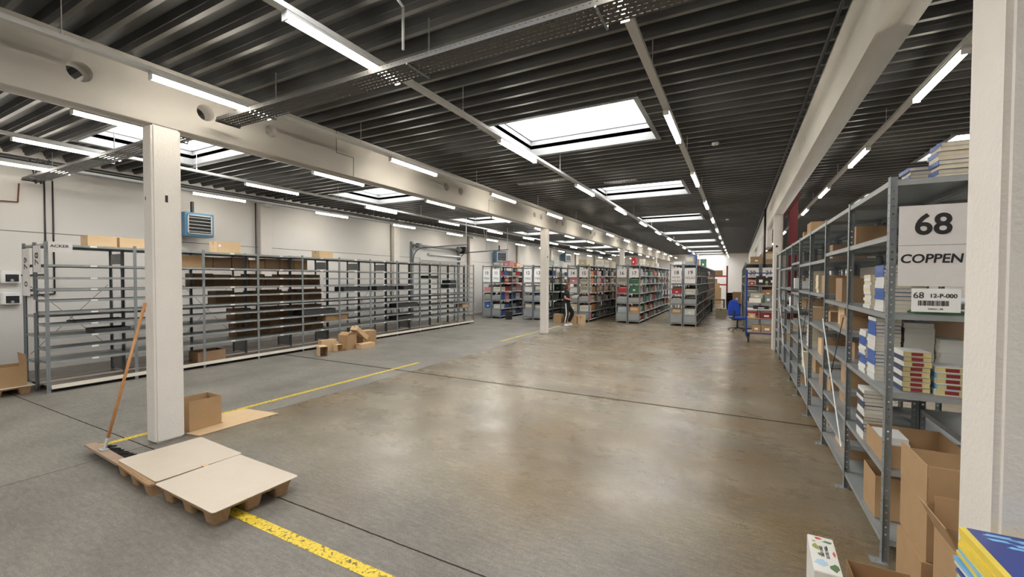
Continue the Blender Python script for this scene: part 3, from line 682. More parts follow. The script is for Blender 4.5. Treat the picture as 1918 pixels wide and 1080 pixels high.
for (i, z, fy, n, hh, cs, ds) in ((2, 1.73, .85, 9, .025, [cw_cream], 'cream book'), (3, .93, .35, 14, .022, [cw_cream, cw_white], 'pale book'), (3, .53, .95, 10, .024, [cw_cream], 'cream book'), (3, 1.73, .2, 12, .024, [cw_cream, cw_white], 'cream-edged book')):
    stack('stack in %s bay of the COPPEN rack, %s shelf up' % (ORD[i], ORD[sorted(Bb[i]).index(z)]), 1.0, bayy(i) + .1 + fy * .8, z, .17, .2, [n, hh], cs, pages, '-x', .006, desc=[ds])
for i, x_, y_, h, w_, nm in ((0, 1.1, bayy(3) + .75, .2, .3, 'larger'), (1, 1.05, bayy(3) + 1.15, .1, .25, 'smaller')):
    carton('%s brown carton standing on the very top of the COPPEN rack' % nm, (x_, y_, 2.562), w_, .38 - .2 * i, h, m=card)
for i in range(6):
    carton('brown carton on the rack behind the COPPEN rack, %s along' % ORD[i], (1.64, 4.3 + i * 1.2, [2.141, .802, 1.252, 1.732, .802, 1.252][i] if i % 2 == 0 else [0, 1.321, 0, 1.321, 0, 1.321][i]), .3, .5, .22, m=[card, card_d, card_l][i % 3])

# cartons in front of the rack by the near column
carton('tall open brown carton standing on another carton by the near column', (1.07, 3.10, .46), .40, .40, .30, m=card, open_=True, flaps=(1, 0, 0, 1), ang=(0, 0, 0, 0))
carton('brown carton under the tall open one beside the rack end', (1.06, 3.08, .0), .42, .38, .455, m=card, open_=False)
carton('small open carton with raised flaps beside the yellow books', (1.03, 2.68, .30), .30, .32, .38, m=card, open_=True, flaps=(1, 1, 1, 1), ang=(-8, 10, 5, 25))
carton('plain brown carton beneath the small open one with raised flaps', (1.04, 2.68, 0), .32, .34, .296, m=card_d)
carton('low open brown carton on the floor beside the white picture box', (.71, 2.74, 0), .28, .58, .30, m=card, open_=True, flaps=(0, 0, 0, 0))
carton('large brown carton carrying the stack of yellow picture books', (.93, 1.86, 0), .48, .56, .80, m=card_d)
# illustrated white box
tb = thing('picture_box', 'tall narrow white box printed with green and red drawings beside the cartons', 'box', (.43, 2.80, 0), R(-2))
MB().box(-.06, .06, -.18, .18, 0, .42).build('carton_body', mat('glossy_white_card', (.78, .77, .74), .35), tb, bevel=.003)
gm = [mat('print_green', (.12, .2, .09), .5), mat('print_red', (.55, .09, .06), .5), mat('print_blue', (.45, .62, .78), .5), mat('print_olive', (.35, .38, .12), .5), mat('print_orange', (.7, .3, .05), .5)]
def blob(cx, cy, rx, ry, n, sd):
    random.seed(sd); return [(cx + rx * math.cos(2 * PI * i / n) * random.uniform(.55, 1.1), cy + ry * math.sin(2 * PI * i / n) * random.uniform(.55, 1.1)) for i in range(n)]
for i, (cx, cy, rx, ry, mi, n) in enumerate([(-.012, .155, .018, .014, 1, 12), (.03, .13, .03, .014, 0, 9), (-.03, .06, .02, .035, 3, 8), (.048, .02, .009, .035, 1, 4), (-.02, -.09, .038, .035, 2, 14), (.035, -.12, .022, .04, 0, 9), (-.035, .115, .01, .01, 3, 6), (-.02, -.01, .012, .02, 0, 5), (.02, .07, .006, .03, 0, 5)]):
    MB().prism(blob(cx, cy, rx, ry, n, i), .42, .4206).build('print', gm[mi], tb)
for i, (cx, cz, rx, rz_, mi) in enumerate([(.035, .37, .018, .02, 4), (-.03, .36, .018, .024, 3), (0, .3, .03, .012, 0), (-.03, .24, .02, .03, 1), (.03, .2, .02, .03, 2)]):
    b = MB().prism(blob(cx, cz, rx, rz_, 9, 20 + i), 0, .0006); o = b.build('print', gm[mi], tb, (0, -.1802, 0)); o.rotation_euler = (PI / 2, 0, 0)
for j, (s_, sz, ox) in enumerate((('MEIN ERSTES', .021, .011), ('DINO-SPIEL', .021, -.012))):
    o = link('lettering', text_mesh(s_, sz), tb, (ox + .004, .02, .4206)); o.rotation_euler = (0, 0, -PI / 2)
random.seed(11)
# near pile of picture books
covN = mat('cover_night_blue', (0.03, 0.06, 0.27), .25)
zz = .80
seq = [(cw_sky, 'sky-blue'), (cw_yel, 'yellow'), (covN, 'night-blue'), (cw_sky, 'sky-blue'), (cw_white, 'white'), (cw_sky, 'sky-blue'), (covN, 'dark blue'), (cw_yel, 'yellow'), (cw_sky, 'pale blue')] + [(cw_yel, 'yellow')] * 6
for i, (c, nm) in enumerate(seq):
    h = .0125 if i < len(seq) - 1 else .016
    fromtop = len(seq) - 1 - i
    lab = ('night-blue picture book with yellow spine lying on top of the near pile' if fromtop == 0 else '%s picture book, %s from top in the near pile' % (nm, ORD[fromtop]))
    o = book(lab, (.862 + random.uniform(-.012, .004), 1.99 + random.uniform(-.012, .012), zz), .25, .315, h, random.uniform(-.02, .02), c, pagew, '-x', 'picture books in the near pile')
    zz += h + .0004
top = o
MB().box(-.105, .125, -.1575, .1575, 0, .0009).build('cover_art', mat('cover_night', (.025, .05, .26), .25), top, (0, 0, .0161))
for i, (cx, cy, rx, ry) in enumerate([(-.03, .13, .06, .012), (.04, .12, .05, .016), (.09, .125, .03, .02), (-.04, .10, .04, .01), (.03, .085, .045, .014), (-.01, .065, .035, .01), (.09, .07, .03, .014), (.03, .045, .03, .008), (.1, .04, .02, .008)]):
    MB().prism(blob(cx, cy, rx, ry, 12, 40 + i), 0, .0005).build('cover_art', cw_sky, top, (0, 0, .0171))
wt = mat('white_ink', (.85, .85, .85), .5)
tm_ = text_mesh('Num', .075, shear=.3).copy(); tm_.materials.clear(); tm_.materials.append(wt)
o = link('lettering', tm_, top, (.045, -.01, .0175)); o.rotation_euler = (0, 0, 0)
tm2 = text_mesh('MEIN\nBUCH', .018).copy(); tm2.materials.clear(); tm2.materials.append(wt)
link('lettering', tm2, top, (.05, .035, .0177))

# ------------------------------------------------------------------ brown boxes on the back of the empty rack
random.seed(5)
levels_b = [(2.112, .29, 3, 8), (1.692, .30, 3, 8), (1.252, .34, 4, 8), (.922, .25, 5, 8), (.482, .35, 5, 8)]
rowsB = [(2.112, .27, 5.0, 8.2), (1.692, .30, 5.0, 8.3), (1.252, .34, 5.45, 8.3), (.922, .24, 5.85, 8.3), (.482, .36, 5.9, 8.3)]
for li, (z, h, ya, yb) in enumerate(rowsB):
    n = int((yb - ya) / .40)
    for k in range(n):
        hh = h - random.choice([0, 0, .02, .05]); yy = ya + .2 + k * .40
        # keep clear of posts: rack bay lines at 2.6+k*LP
        for q in range(12):
            e = 2.6 + q * LP
        carton('dark brown carton, %s along on the %s shelf up of the rear rack' % (ORD[k], ORD[5 - li]), (-10.70, yy, z), .36, .385, hh, m=card_d if (k + li) % 3 else card, group='dark cartons on the rear rack')
carton('brown carton with a white label on the upper shelf of the rear rack', (-10.2, 4.75, 2.112), .3, .4, .25, m=card)
for (y, z, w, h, c, nm) in ((8.35, .72, .75, .155, card, 'open brown carton behind the crate heap on the empty rack'), (5.1, .105, .55, .22, card_d, 'low brown carton on the floor board of the empty rack'), (4.4, .105, .3, .2, card_d, 'small brown carton on the floor board under the empty rack'), (14.8, .72, .4, .15, card_l, 'tan carton at the far end of the empty rack')):
    carton(nm, (-10.2, y, z + .001 if z < .2 else z + .001), .36, w, h, m=c, open_=(z < .2 or 'open' in nm), flaps=(0, 0, 0, 0))
binm = mat('charcoal_bin', (.045, .05, .055), .5)
for i, (y, z, L, h) in enumerate([(3.3, 1.12, .7, .03), (3.5, .92, .5, .07), (9.4, 1.52, .9, .12), (10.3, 1.52, .8, .12), (11.3, 1.52, .5, .12), (11.6, .92, 1.0, .14), (10.9, .51, .8, .12), (7.6, .92, 1.0, .14), (14.1, 1.52, .5, .16), (14.1, 1.71, .4, .12), (12.8, 1.9, .6, .1)]):
    t = MB().box(-.2, .2, -L / 2, L / 2, 0, .006).box(-.2, -.194, -L / 2, L / 2, .006, h).box(.194, .2, -L / 2, L / 2, .006, h).box(-.194, .194, -L / 2, -L / 2 + .006, .006, h).box(-.194, .194, L / 2 - .006, L / 2, .006, h)
    yc = y
    bay = int((y - 2.6) / LP); lo = 2.6 + bay * LP + .06 + L / 2; hi = 2.6 + (bay + 1) * LP - .06 - L / 2
    yc = min(max(y, lo), hi) if lo < hi else (lo + hi) / 2
    tag(t.build('storage_tray', binm, None, (-10.18, yc, z + .001)), 'dark grey tray lying on the empty rack, %s counted from its near end' % ORD[i], 'tray', 'dark trays on the empty rack')
# boxes on top of the rack
for (y, w, h, m_, lab) in ((3.35, .40, .19, card_l, 'sloping tan carton on top of the empty rack, closest to the wall corner'), (3.79, .40, .185, card_l, 'tan carton standing second on top of the empty rack'), (4.2, .38, .185, card_l, 'tan carton on top of the empty rack behind the column'), (5.5, .50, .25, card_l, 'tan carton with a white sticker on top of the empty rack'), (8.05, .45, .19, card_l, 'single tan carton further along on top of the empty rack')):
    o = carton(lab, (-10.22, y, 2.448), .30, w, h, m=m_)
    if w == .5: MB().box(.151, .152, -.22, -.17, .13, .18).build('sticker', white_m, o)

# ------------------------------------------------------------------ goods on the far rows
GC = {'white': (.62, .62, .60), 'grey': (.25, .26, .27), 'red': (.42, .035, .04), 'blue': (.05, .12, .33), 'brown': (.36, .22, .12), 'black': (.03, .03, .033), 'cream': (.55, .48, .34), 'pink': (.6, .25, .25), 'dark green': (.05, .15, .08), 'orange': (.6, .25, .08), 'pale blue': (.3, .45, .55)}
GM = {k: mat('goods_' + k.replace(' ', '_'), v, .55) for k, v in GC.items()}
def gmesh(kind, mname):
    m = GM[mname]
    if kind == 0:    # lidded storage box
        b = MB().box(-.48, .48, -.48, .48, 0, .84).box(-.5, .5, -.5, .5, .78, 1.0).box(-.12, .12, -.505, -.5, .3, .5, 1)
        return b.mesh('storage_box', [m, white_m])
    if kind == 1:    # boxed set with a front panel
        b = MB().box(-.5, .5, -.5, .5, 0, .98).box(-.36, .36, -.51, -.5, .35, .8, 1).box(.5, .51, -.36, .36, .3, .75, 1).box(-.49, .49, -.02, .02, .98, 1.0, 1)
        return b.mesh('boxed_set', [m, GM['cream' if mname != 'cream' else 'grey']])
    b = MB().box(-.5, .5, -.5, -.46, 0, .7).box(-.5, .5, .46, .5, 0, 1).box(-.5, -.46, -.46, .46, 0, .85).box(.46, .5, -.46, .46, 0, .85).box(-.46, .46, -.46, .46, 0, .05).box(-.4, .4, -.4, .4, .05, .8, 1)
    return b.mesh('display_box', [m, pagew])
GMESH = {(k, c): gmesh(k, c) for k in range(3) for c in GC}
KN = ['storage_box', 'boxed_set', 'display_box']; KW = ['lidded storage box', 'boxed set', 'open display box']
random.seed(21)
pal = {10: ['black', 'blue', 'grey', 'red', 'white', 'pink'], 12: ['black', 'grey', 'blue', 'dark green', 'white'], 14: ['brown', 'cream', 'pink', 'white', 'grey', 'black', 'orange'], 16: ['red', 'cream', 'grey', 'white', 'dark green', 'pale blue', 'orange'], 18: ['grey', 'black', 'white', 'brown', 'cream', 'red'], 20: ['brown', 'white', 'grey', 'red', 'dark green'], 22: ['white', 'red', 'cream', 'brown', 'grey']}
def goods(n, x, y, nb, deep):
    row = NUM[n]; zs = ML[::-1]
    for bi in range(nb):
        for li, z in enumerate(zs[:-1]):
            gap = zs[li + 1] - z - .05
            if bi > 0 and random.random() < .08: continue
            k = 2 if bi < 6 else 1
            if n in (17, 19) and bi < 5 and li in (1, 2, 3, 4): k = 3
            cols_ = random.sample(pal[n - n % 2], min(k, len(pal[n - n % 2]))); yy = y + bi * LP + .05; avail = LP - .1
            wds = [random.uniform(.7, 1) * avail / k for _ in range(k)]
            for c, w in zip(cols_, wds):
                kd = random.choice([0, 1, 1, 2]); h = gap * random.uniform(.55, .97)
                if li == len(zs) - 2: h *= .75
                if bi == 0 and n % 2 == 0 and li in (0, 3): h = min(h, .3)
                o = link(KN[kd], GMESH[(kd, c)], None, (x + .26, yy + w / 2, z + .001)); o.scale = (.40, w * .94, h)
                lab = '%s %s on the %s shelf up, %s bay of row %s' % (c, KW[kd], ORD[li], ORD[bi], row)
                tag(o, lab, 'box', 'goods on shelving row ' + row); yy += w
for n, x, y, nb in PAIRS:
    goods(n + 1, x + .50, y, {10: 3, 12: 3, 14: 5, 16: 8, 18: 8, 20: 1, 22: 2}[n], True)
    goods(n, x, y, {10: 2, 12: 2, 14: 1, 16: 1, 18: 1, 20: 4, 22: 2}[n], True)
for i, (x, y, w, d, h, c, lab) in enumerate([(-3.98, 18.8, .2, .3, .32, 'red', 'red box standing on top of row seventeen'), (-3.65, 18.9, .2, .3, .25, 'white', 'white box on top of row seventeen beside the red one'), (-3.9, 22.0, .3, .8, .28, 'cream', 'cream box further back on top of row seventeen'), (-3.85, 23.3, .3, .5, .22, 'white', 'white box well back on top of row seventeen'), (-2.2, 18.9, .34, .3, .12, 'white', 'flat white box on top of row eighteen'),
                                    (-1.75, 18.95, .35, .4, .35, 'grey', 'grey box on top of row nineteen'), (-1.72, 19.6, .35, .5, .42, 'blue', 'dark blue box on top of row nineteen'), (-1.7, 20.8, .3, .6, .3, 'pink', 'pinkish box on top of row nineteen'), (-1.7, 25.7, .3, .4, .5, 'dark green', 'dark green box on top of row nineteen'), (-10.4, 18.2, .4, .3, .2, 'grey', 'grey crate on top of row ten'), (-9.1 - 1.1, 18.9, .4, .5, .28, 'pink', 'pink box on top of row eleven'), (-9.9 - .3, 19.7, .3, .4, .2, 'orange', 'orange box on top of row eleven'),
                                    (.6, 18.7, .4, .5, .25, 'brown', 'brown box on top of row twenty'), (1.0, 18.8, .38, .5, .45, 'brown', 'tall brown box on top of row twenty-one'), (-6.4, 19.5, .4, .8, .3, 'cream', 'cream box on top of row fourteen'), (-6.0, 21, .35, 1.0, .35, 'white', 'white box on top of row fifteen'), (-6.0, 22.5, .35, .8, .3, 'cream', 'cream box well back on top of row fifteen'), (-8.1, 19.0, .35, .7, .28, 'pale blue', 'pale blue box on top of row thirteen'), (-8.1, 20.4, .35, .6, .3, 'white', 'white box on top of row thirteen')]):
    o = link(KN[i % 2], GMESH[(i % 2, c)], None, (x, y, 2.502)); o.scale = (w, d, h); tag(o, lab, 'box')

# ------------------------------------------------------------------ pallets, boards, broom
def rrect(w, d, r, n=5):
    out = []
    for cx, cy, a0 in ((w / 2 - r, d / 2 - r, 0), (-w / 2 + r, d / 2 - r, 90), (-w / 2 + r, -d / 2 + r, 180), (w / 2 - r, -d / 2 + r, 270)):
        for i in range(n + 1):
            a = R(a0 + 90 * i / n); out.append((cx + r * math.cos(a), cy + r * math.sin(a)))
    return out
def pallet(label, loc, w, d, rz):
    t = thing('pressed_wood_pallet', label, 'pallet', loc, rz, 'pressed wood pallets')
    b = MB().prism(rrect(w, d, .05), .10, .118)
    pts = rrect(w, d, .05); n = len(pts)
    b.prism(rrect(w * .97, d * .97, .045), .118, .125, inset=.02)
    b.build('deck', press_m, t)
    for ix in (-1, 0, 1):
        for iy in (-1, 0, 1):
            fx = ix * (w / 2 - .10); fy = iy * (d / 2 - .085)
            MB().prism([(fx + px * .8, fy + py * .8) for px, py in rrect(.17, .14, .03, 3)], 0, .101, inset=-.3).build('foot', press_m, t)
    return t
def sheet(name, label, loc, w, d, h, rz, m, cat, tilt=(0, 0)):
    t = tag(MB().prism(rrect(w, d, .025), 0, h).build(name, m, None, loc, rz), label, cat); t.rotation_euler = (tilt[0], tilt[1], rz); return t
pallet('brown pressed-wood pallet partly under the broom head', (-4.84, 2.13, 0), .86, .70, R(-5))
pallet('brown pressed-wood pallet with its corner feet showing over the yellow line', (-3.91, 2.10, 0), .86, .66, R(-1.5))
sheet('fibreboard_sheet', 'beige fibreboard sheet lying on the pallet nearest the column', (-4.84, 2.17, .127), .86, .71, .006, R(-3), fibre_m, 'board')
sheet('fibreboard_sheet', 'beige fibreboard sheet with rounded corners on the pallet by the yellow line', (-3.90, 2.10, .136), .92, .70, .006, R(-1.0), fibre_m, 'board', (0, R(.3)))
tag(MB().box(-.03, .03, -.02, .02, 0, .003).build('paper_scrap', card_l, None, (-4.385, 2.16, .1425)), 'small brown card scrap on the seam between the beige boards', 'scrap')
t = thing('push_broom', 'push broom with an orange-brown handle leaning against the near column', 'broom')
MB().box(-.45, .45, -.045, .045, 0, .026).build('head_board', plank_m, t, (-5.74, 1.90, .075), R(-3))
bb = MB(); random.seed(3)
for i in range(260):
    x = -6.16 + random.random() * .86; bb.tube((x, 1.93 + random.uniform(-.03, .015), .076), (x + random.uniform(-.02, .02), 2.05 + random.uniform(-.06, .06), .006 + random.random() * .03), .005, 4)
bb.build('bristles', cloth_k, t)
pa = Vector((-5.83, 1.93, .12)); pb = Vector((-5.97, 2.345, 1.61))
MB().tube(pa, pb, .0145, 12).build('handle', wood_m, t, smooth=True)
MB().tube((-5.825, 1.915, .10), pa + (pb - pa) * .06, .018, 10).box(-5.87, -5.78, 1.885, 1.945, .098, .112).build('socket', alu, t)

carton('open brown carton standing on the floor against the near column', (-6.08, 2.93, .004), .32, .37, .37, m=card, open_=True, flaps=(0, 0, 0, 0))
fc = MB(); fc.prism([(-5.90, 2.70), (-5.68, 2.74), (-5.66, 3.72), (-6.30, 3.62), (-6.28, 3.14), (-5.92, 3.14)], .003, .009)
tag(fc.build('flattened_carton', card_l), 'flattened piece of brown card lying on the floor beyond the open carton', 'cardboard')

# boxes on pallet board left of the empty rack
pallet('pressed-wood pallet with a white board beside the end of the empty rack', (-10.60, 2.10, 0), .75, .80, 0)
sheet('white_board', 'white board lying on the pallet at the end of the empty rack', (-10.60, 2.10, .127), .80, .84, .008, 0, edge_m, 'board')
carton('open brown carton on the white board at the end of the empty rack', (-10.42, 2.16, .136), .38, .55, .33, m=card, open_=True, flaps=(1, 1, 1, 0), ang=(0, -160, -5, 0))
t = thing('waste_bag', 'crumpled black bin bag behind the open carton by the wall', 'bag', (-11.32, 2.1, 0))
b = MB().lathe([(.18, 0), (.26, .15), (.27, .4), (.2, .62), (.24, .74), (.12, .72)], 14); b.build('bag', black_m, t, smooth=True)

# heap of cartons on the floor in front of the empty rack
def tilted(o, rx, ry, rz): o.rotation_euler = (rx, ry, rz); return o
G = 'cartons heaped before the empty rack'
tilted(carton('low open carton lying on its side, front of the heap', (-9.02, 7.17, .09), .28, .18, .36, m=card_l, open_=True, flaps=(0, 0, 0, 0), group=G), 0, R(90), R(-25)).location = (-9.18, 7.15, .092)
carton('upright dark-faced carton at the near side of the heap', (-9.42, 7.55, 0), .16, .42, .30, rz=R(-6), m=card_l, group=G)
tilted(carton('small open carton end between the larger ones of the heap', (-9.15, 7.72, .08), .18, .15, .2, m=card_l, open_=True, flaps=(0, 0, 0, 0), group=G), 0, R(90), R(-10)).location = (-9.25, 7.68, .092)
carton('tall brown taped carton in the middle of the heap', (-9.25, 8.05, 0), .3, .36, .39, rz=R(8), m=card, open_=True, flaps=(1, 0, 1, 0), ang=(-60, 0, 60, 0), group=G)
carton('large plain carton at the far side of the heap', (-9.32, 8.75, 0), .34, .46, .42, rz=R(-4), m=card, group=G)
carton('low flat carton lying in front of the large plain one', (-8.98, 8.42, 0), .22, .48, .13, rz=R(-4), m=card_l, group=G)
o = carton('slanted carton propped across the top of the heap', (-9.2, 8.42, .28), .24, .5, .12, m=card_l, group=G); tilted(o, R(-38), 0, R(4)); o.location = (-9.22, 8.40, .34)

# ------------------------------------------------------------------ wall equipment
def heater(label, loc, s=1.0, rz=0):
    t = thing('air_heater', label, 'heater', loc, rz)
    MB().box(-.22, .20, -.36 * s, .36 * s, 0, .64 * s).build('casing', heat_m, t, bevel=.01)
    b = MB().box(.20, .225, -.30 * s, .30 * s, .06 * s, .09 * s).box(.20, .225, -.30 * s, .30 * s, .55 * s, .58 * s).box(.20, .225, -.30 * s, -.27 * s, .06 * s, .58 * s).box(.20, .225, .27 * s, .30 * s, .06 * s, .58 * s)
    b.build('grille_frame', alu, t)
    MB().box(.20, .203, -.27 * s, .27 * s, .09 * s, .55 * s).build('grille_back', black_m, t)
    for i in range(5):
        T = Matrix.Translation((.215, 0, (.13 + i * .093) * s)) @ Matrix.Rotation(R(35), 4, 'Y'); MB().box(-.022, .022, -.27 * s, .27 * s, -.003, .003, 0, T).build('louvre', alu, t)
    MB().box(-.5, -.1, -.05, .05, .64 * s, .68 * s).box(-.2, -.1, -.02, .02, .64 * s, .98 * s).build('bracket', dark_m, t)
    return t
heater('blue louvred air heater hanging on the wall beyond the near column', (-12.2, 5.86, 2.93), .92)
heater('blue louvred air heater on the wall above rows ten and eleven', (-12.2, 21.6, 2.84), 1.0, R(-35))
t = heater('dark air heater hanging above rows fourteen and fifteen', (-12.25, 32.5, 3.25), 1.0, R(-20))
for i, (z, w) in enumerate(((1.78, 'upper'), (1.36, 'lower'))):
    t = thing('control_box', '%s white control box with a dark window on the wall by the rack end' % w, 'control box', (XW, 2.80, z))
    MB().box(0, .12, -.13, .13, 0, .24).build('housing', white_m, t, bevel=.012)
    MB().box(.12, .126, -.075, .10, .03, .17).build('window', black_m, t)
    MB().tube((.126, .01, .055), (.132, .01, .055), .025, 12).build('dial', alu, t)
for i, (y, z0, z1) in enumerate(((3.30, 1.95, 4.0), (3.42, 1.55, 4.0))):
    b = MB().path([(XW + .03, y, z1), (XW + .03, y, z0), (XW + .03, y - .4, z0 - .02)], .014, 8)
    tag(b.build('wall_conduit', dark_m, smooth=True), 'thin pipe bending off the wall towards the control boxes, %s of two' % ('shorter' if i == 0 else 'longer'), 'pipe')
b = MB().path([(XW + .03, 2.0, 3.35), (XW + .03, 2.93, 3.38), (XW + .03, 2.95, 3.75)], .012, 8); tag(b.build('wall_conduit', mat('rust_pipe', (.18, .07, .05), .6), smooth=True), 'thin reddish bent pipe high on the wall in the corner', 'pipe')
for i, (dx, z, r) in enumerate(((.22, 4.12, .03), (.32, 4.16, .022), (.42, 4.10, .035), (.55, 4.18, .02))):
    tag(MB().tube((XW + dx, YS, z), (XW + dx, YN, z), r, 10).build('ceiling_pipe', [zinc, dark_m][i % 2], smooth=True), 'long pipe running under the ceiling along the white wall, %s out from it' % ORD[i], 'pipe')
b = MB()
for i in range(5): b.tube((XW + .25 + random.random() * .3, 2.95 + random.random() * .25, 3.75), (XW + .2 + random.random() * .5, 3.0 + random.random() * .3, 4.2), .012, 6)
tag(b.build('cable_bunch', dark_m), 'tangle of dark cables where the cable tray meets the white wall', 'cable')
# overhead door gear
t = thing('overhead_door_gear', 'overhead door shaft, guide rails and motor on the white wall above the racks', 'door gear')
MB().tube((XW + .25, 14.4, 3.33), (XW + .25, 18.0, 3.33), .05, 12).tube((XW + .25, 14.55, 3.33), (XW + .25, 14.8, 3.33), .11, 14).tube((XW + .25, 17.6, 3.33), (XW + .25, 17.85, 3.33), .11, 14).build('shaft', zinc, t, smooth=True)
for y in (14.45, 17.95):
    MB().box(XW + .0, XW + .12, y - .05, y + .05, 0.1, 3.5).build('side_rail', zinc, t)
    pts = [(XW + .14, y, 2.5)] + [(XW + .14 + .5 * (1 - math.cos(a)), y, 2.7 + .5 * math.sin(a)) for a in [R(k * 15) for k in range(0, 7)]] + [(XW + 2.95, y, 3.28)]
    MB().path(pts, .025, 8).build('curved_rail', zinc_d, t, smooth=True)
    MB().tube((XW + 2.9, y, 3.28), (XW + 2.9, y, 4.35), .015, 6).build('hanger', rail_m, t)
MB().box(XW + .1, XW + .45, 18.0, 18.3, 3.15, 3.5).build('motor', black_m, t, bevel=.02)
MB().tube((XW + .5, 15.0, 2.95), (XW + .5, 17.5, 2.95), .07, 12).box(XW + .42, XW + .5, 14.5, 17.9, 2.7, 2.78).build('door_leaf_edge', alu, t, smooth=False)
MB().path([(XW + 1.9, 17.4, 4.3), (XW + 1.7, 18.0, 3.6), (XW + 1.7, 18.0, 3.3)], .02, 8).path([(XW + 1.7, 18.0, 4.3), (XW + 1.7, 18.0, 3.3)], .02, 8).build('strut', rail_m, t)
d1 = struct(MB().box(XW - .02, XW + .03, 14.5, 17.9, 0, 3.2).build('door_1', mat('door_panel', (.62, .61, .58), .5)))
for k in range(5): MB().box(XW + .03, XW + .034, 14.5, 17.9, .6 + k * .55, .612 + k * .55).build('panel_seam', seam_m, d1)

# ------------------------------------------------------------------ blue chair
t = thing('office_chair', 'blue upholstered office chair with a black star base by the aisle', 'chair', (.0, 17.86, 0), R(150))
b = MB(); n = 10; vs = []
for side in (0, 1):
    for i in range(n + 1):
        u = i / n; z = .56 + .58 * u; hw = .235 * (1 - .55 * max(0, (u - .35) / .65) ** 2.2) * (0.86 + .14 * min(1, u / .2))
        for j in range(7):
            q = j / 6 * 2 - 1
            vs.append((hw * q, .20 + .05 * u - .04 * (1 - q * q) + (.055 if side else 0) * (1 - .5 * abs(q) ** 3), z))
fs = []; m_ = 7
for s_ in (0, 1):
    o_ = s_ * (n + 1) * m_
    for i in range(n):
        for j in range(m_ - 1):
            f = (o_ + i * m_ + j, o_ + i * m_ + j + 1, o_ + (i + 1) * m_ + j + 1, o_ + (i + 1) * m_ + j); fs.append(f if s_ == 0 else f[::-1])
O = (n + 1) * m_
for i in range(n):
    fs.append((i * m_, (i + 1) * m_, O + (i + 1) * m_, O + i * m_)); fs.append((i * m_ + 6, O + i * m_ + 6, O + (i + 1) * m_ + 6, (i + 1) * m_ + 6))
for j in range(6): fs.append((n * m_ + j, n * m_ + j + 1, O + n * m_ + j + 1, O + n * m_ + j)); fs.append((j, O + j, O + j + 1, j + 1))
b._add(vs, fs, 0); b.build('backrest', blue_m, t, smooth=True)
MB().prism(rrect(.48, .46, .09), .44, .50).build('seat', blue_m, t, bevel=.012)
MB().box(-.15, .15, -.12, .16, .41, .44).box(-.03, .03, .12, .27, .40, .43).box(-.03, .03, .25, .28, .40, .75).build('mechanism', black_m, t)
MB().tube((0, 0, .11), (0, 0, .42), .027, 12).tube((0, 0, .09), (0, 0, .2), .04, 12).build('gas_lift', black_m, t, smooth=True)
for k in range(5):
    a = R(72 * k + 20); ex, ey = .29 * math.cos(a), .29 * math.sin(a)
    l_ = MB().tube((0, 0, .12), (ex, ey, .075), .022, 8, 0, .013).build('leg', black_m, t)
    MB().tube((ex - .012 * math.sin(a), ey + .012 * math.cos(a), .03), (ex + .012 * math.sin(a), ey - .012 * math.cos(a), .03), .03, 12).tube((ex, ey, .03), (ex, ey, .08), .008, 6).build('caster', black_m, l_)

# ------------------------------------------------------------------ blue cart with its goods
t = thing('shelf_trolley', 'tall blue wheeled shelf trolley loaded with goods behind the second column', 'trolley', (.24, 14.7, 0))
for (x, y) in ((0, 0), (.80, 0), (0, .6), (.80, .6)):
    MB().box(x - .02, x + .02, y - .02, y + .02, .17, 2.19).build('post', bluep, t)
for y in (0, .6): MB().box(0, .8, y - .012, y + .012, 2.08, 2.105).build('top_bar', bluep, t)
for y in (0, .6): MB().box(0, .8, y - .02, y + .02, .27, .31).build('bottom_bar', bluep, t)
MB().box(-.012, .012, 0, .6, 2.08, 2.105).box(-.012, .012, 0, .6, .27, .31).build('side_bar', bluep, t)
sh_m = mat('trolley_board', (.42, .27, .16), .6)
SZ = [.33, .74, 1.20, 1.73]
for z in SZ: MB().box(-.0, .80, -.01, .61, z - .02, z).build('shelf', sh_m, t)
MB().box(0, .8, -.01, .61, .985, 1.01).build('shelf', white_m, t)
for (x, y) in ((.06, .05), (.74, .05), (.06, .55), (.74, .55)):
    w = MB().tube((x - .02, y, .085), (x + .02, y, .085), .085, 18).build('wheel', black_m, t, smooth=False)
    MB().tube((x - .024, y, .085), (x + .024, y, .085), .035, 12).build('hub', alu, w)
    MB().box(x - .035, x - .028, y - .03, y + .03, .07, .2).box(x + .028, x + .035, y - .03, y + .03, .07, .2).box(x - .035, x + .035, y - .03, y + .03, .19, .27).build('fork', dark_m, w)
def tbox(name, lab, x, z, w, d, h, m, cat='box', y=14.72):
    b = MB().box(-w / 2, w / 2, 0, d, 0, h * .97).box(-w / 2 - .003, w / 2 + .003, -.003, d + .003, h * .86, h, 0).box(-w * .2, w * .2, -.005, -.003, h * .3, h * .6, 1)
    return tag(b.build(name, [m, white_m], None, (x, y, z + .001)), lab, cat)
tbox('cardboard_carton', 'brown carton on the lowest board of the blue trolley', .50, .33, .22, .3, .2, card)
tbox('cardboard_carton', 'wider brown carton on the lowest board of the blue trolley by the column', .78, .33, .30, .3, .2, card)
tbox('storage_box', 'white box on the upper middle board of the blue trolley', .46, 1.2 + .18 - .18, .001 + .30, .3, .001 + .13, white_m)
tbox('storage_box', 'white box standing on another box on the blue trolley', .50, 1.333, .3, .3, .14, GM['cream'])
tbox('storage_box', 'black bag-like box with a white tag on the top board of the trolley', .60, 1.73, .24, .2, .27, black_m)
tbox('storage_box', 'second black box with a tag on the top board near the column', .90, 1.73, .22, .2, .25, black_m)
tbox('storage_box', 'small orange box with a red lid on the top board of the trolley', .37, 1.73, .14, .15, .1, GM['red'])
tbox('storage_box', 'grey carton on the white board of the blue trolley', .80, 1.2, .18, .2, .22, GM['grey'])
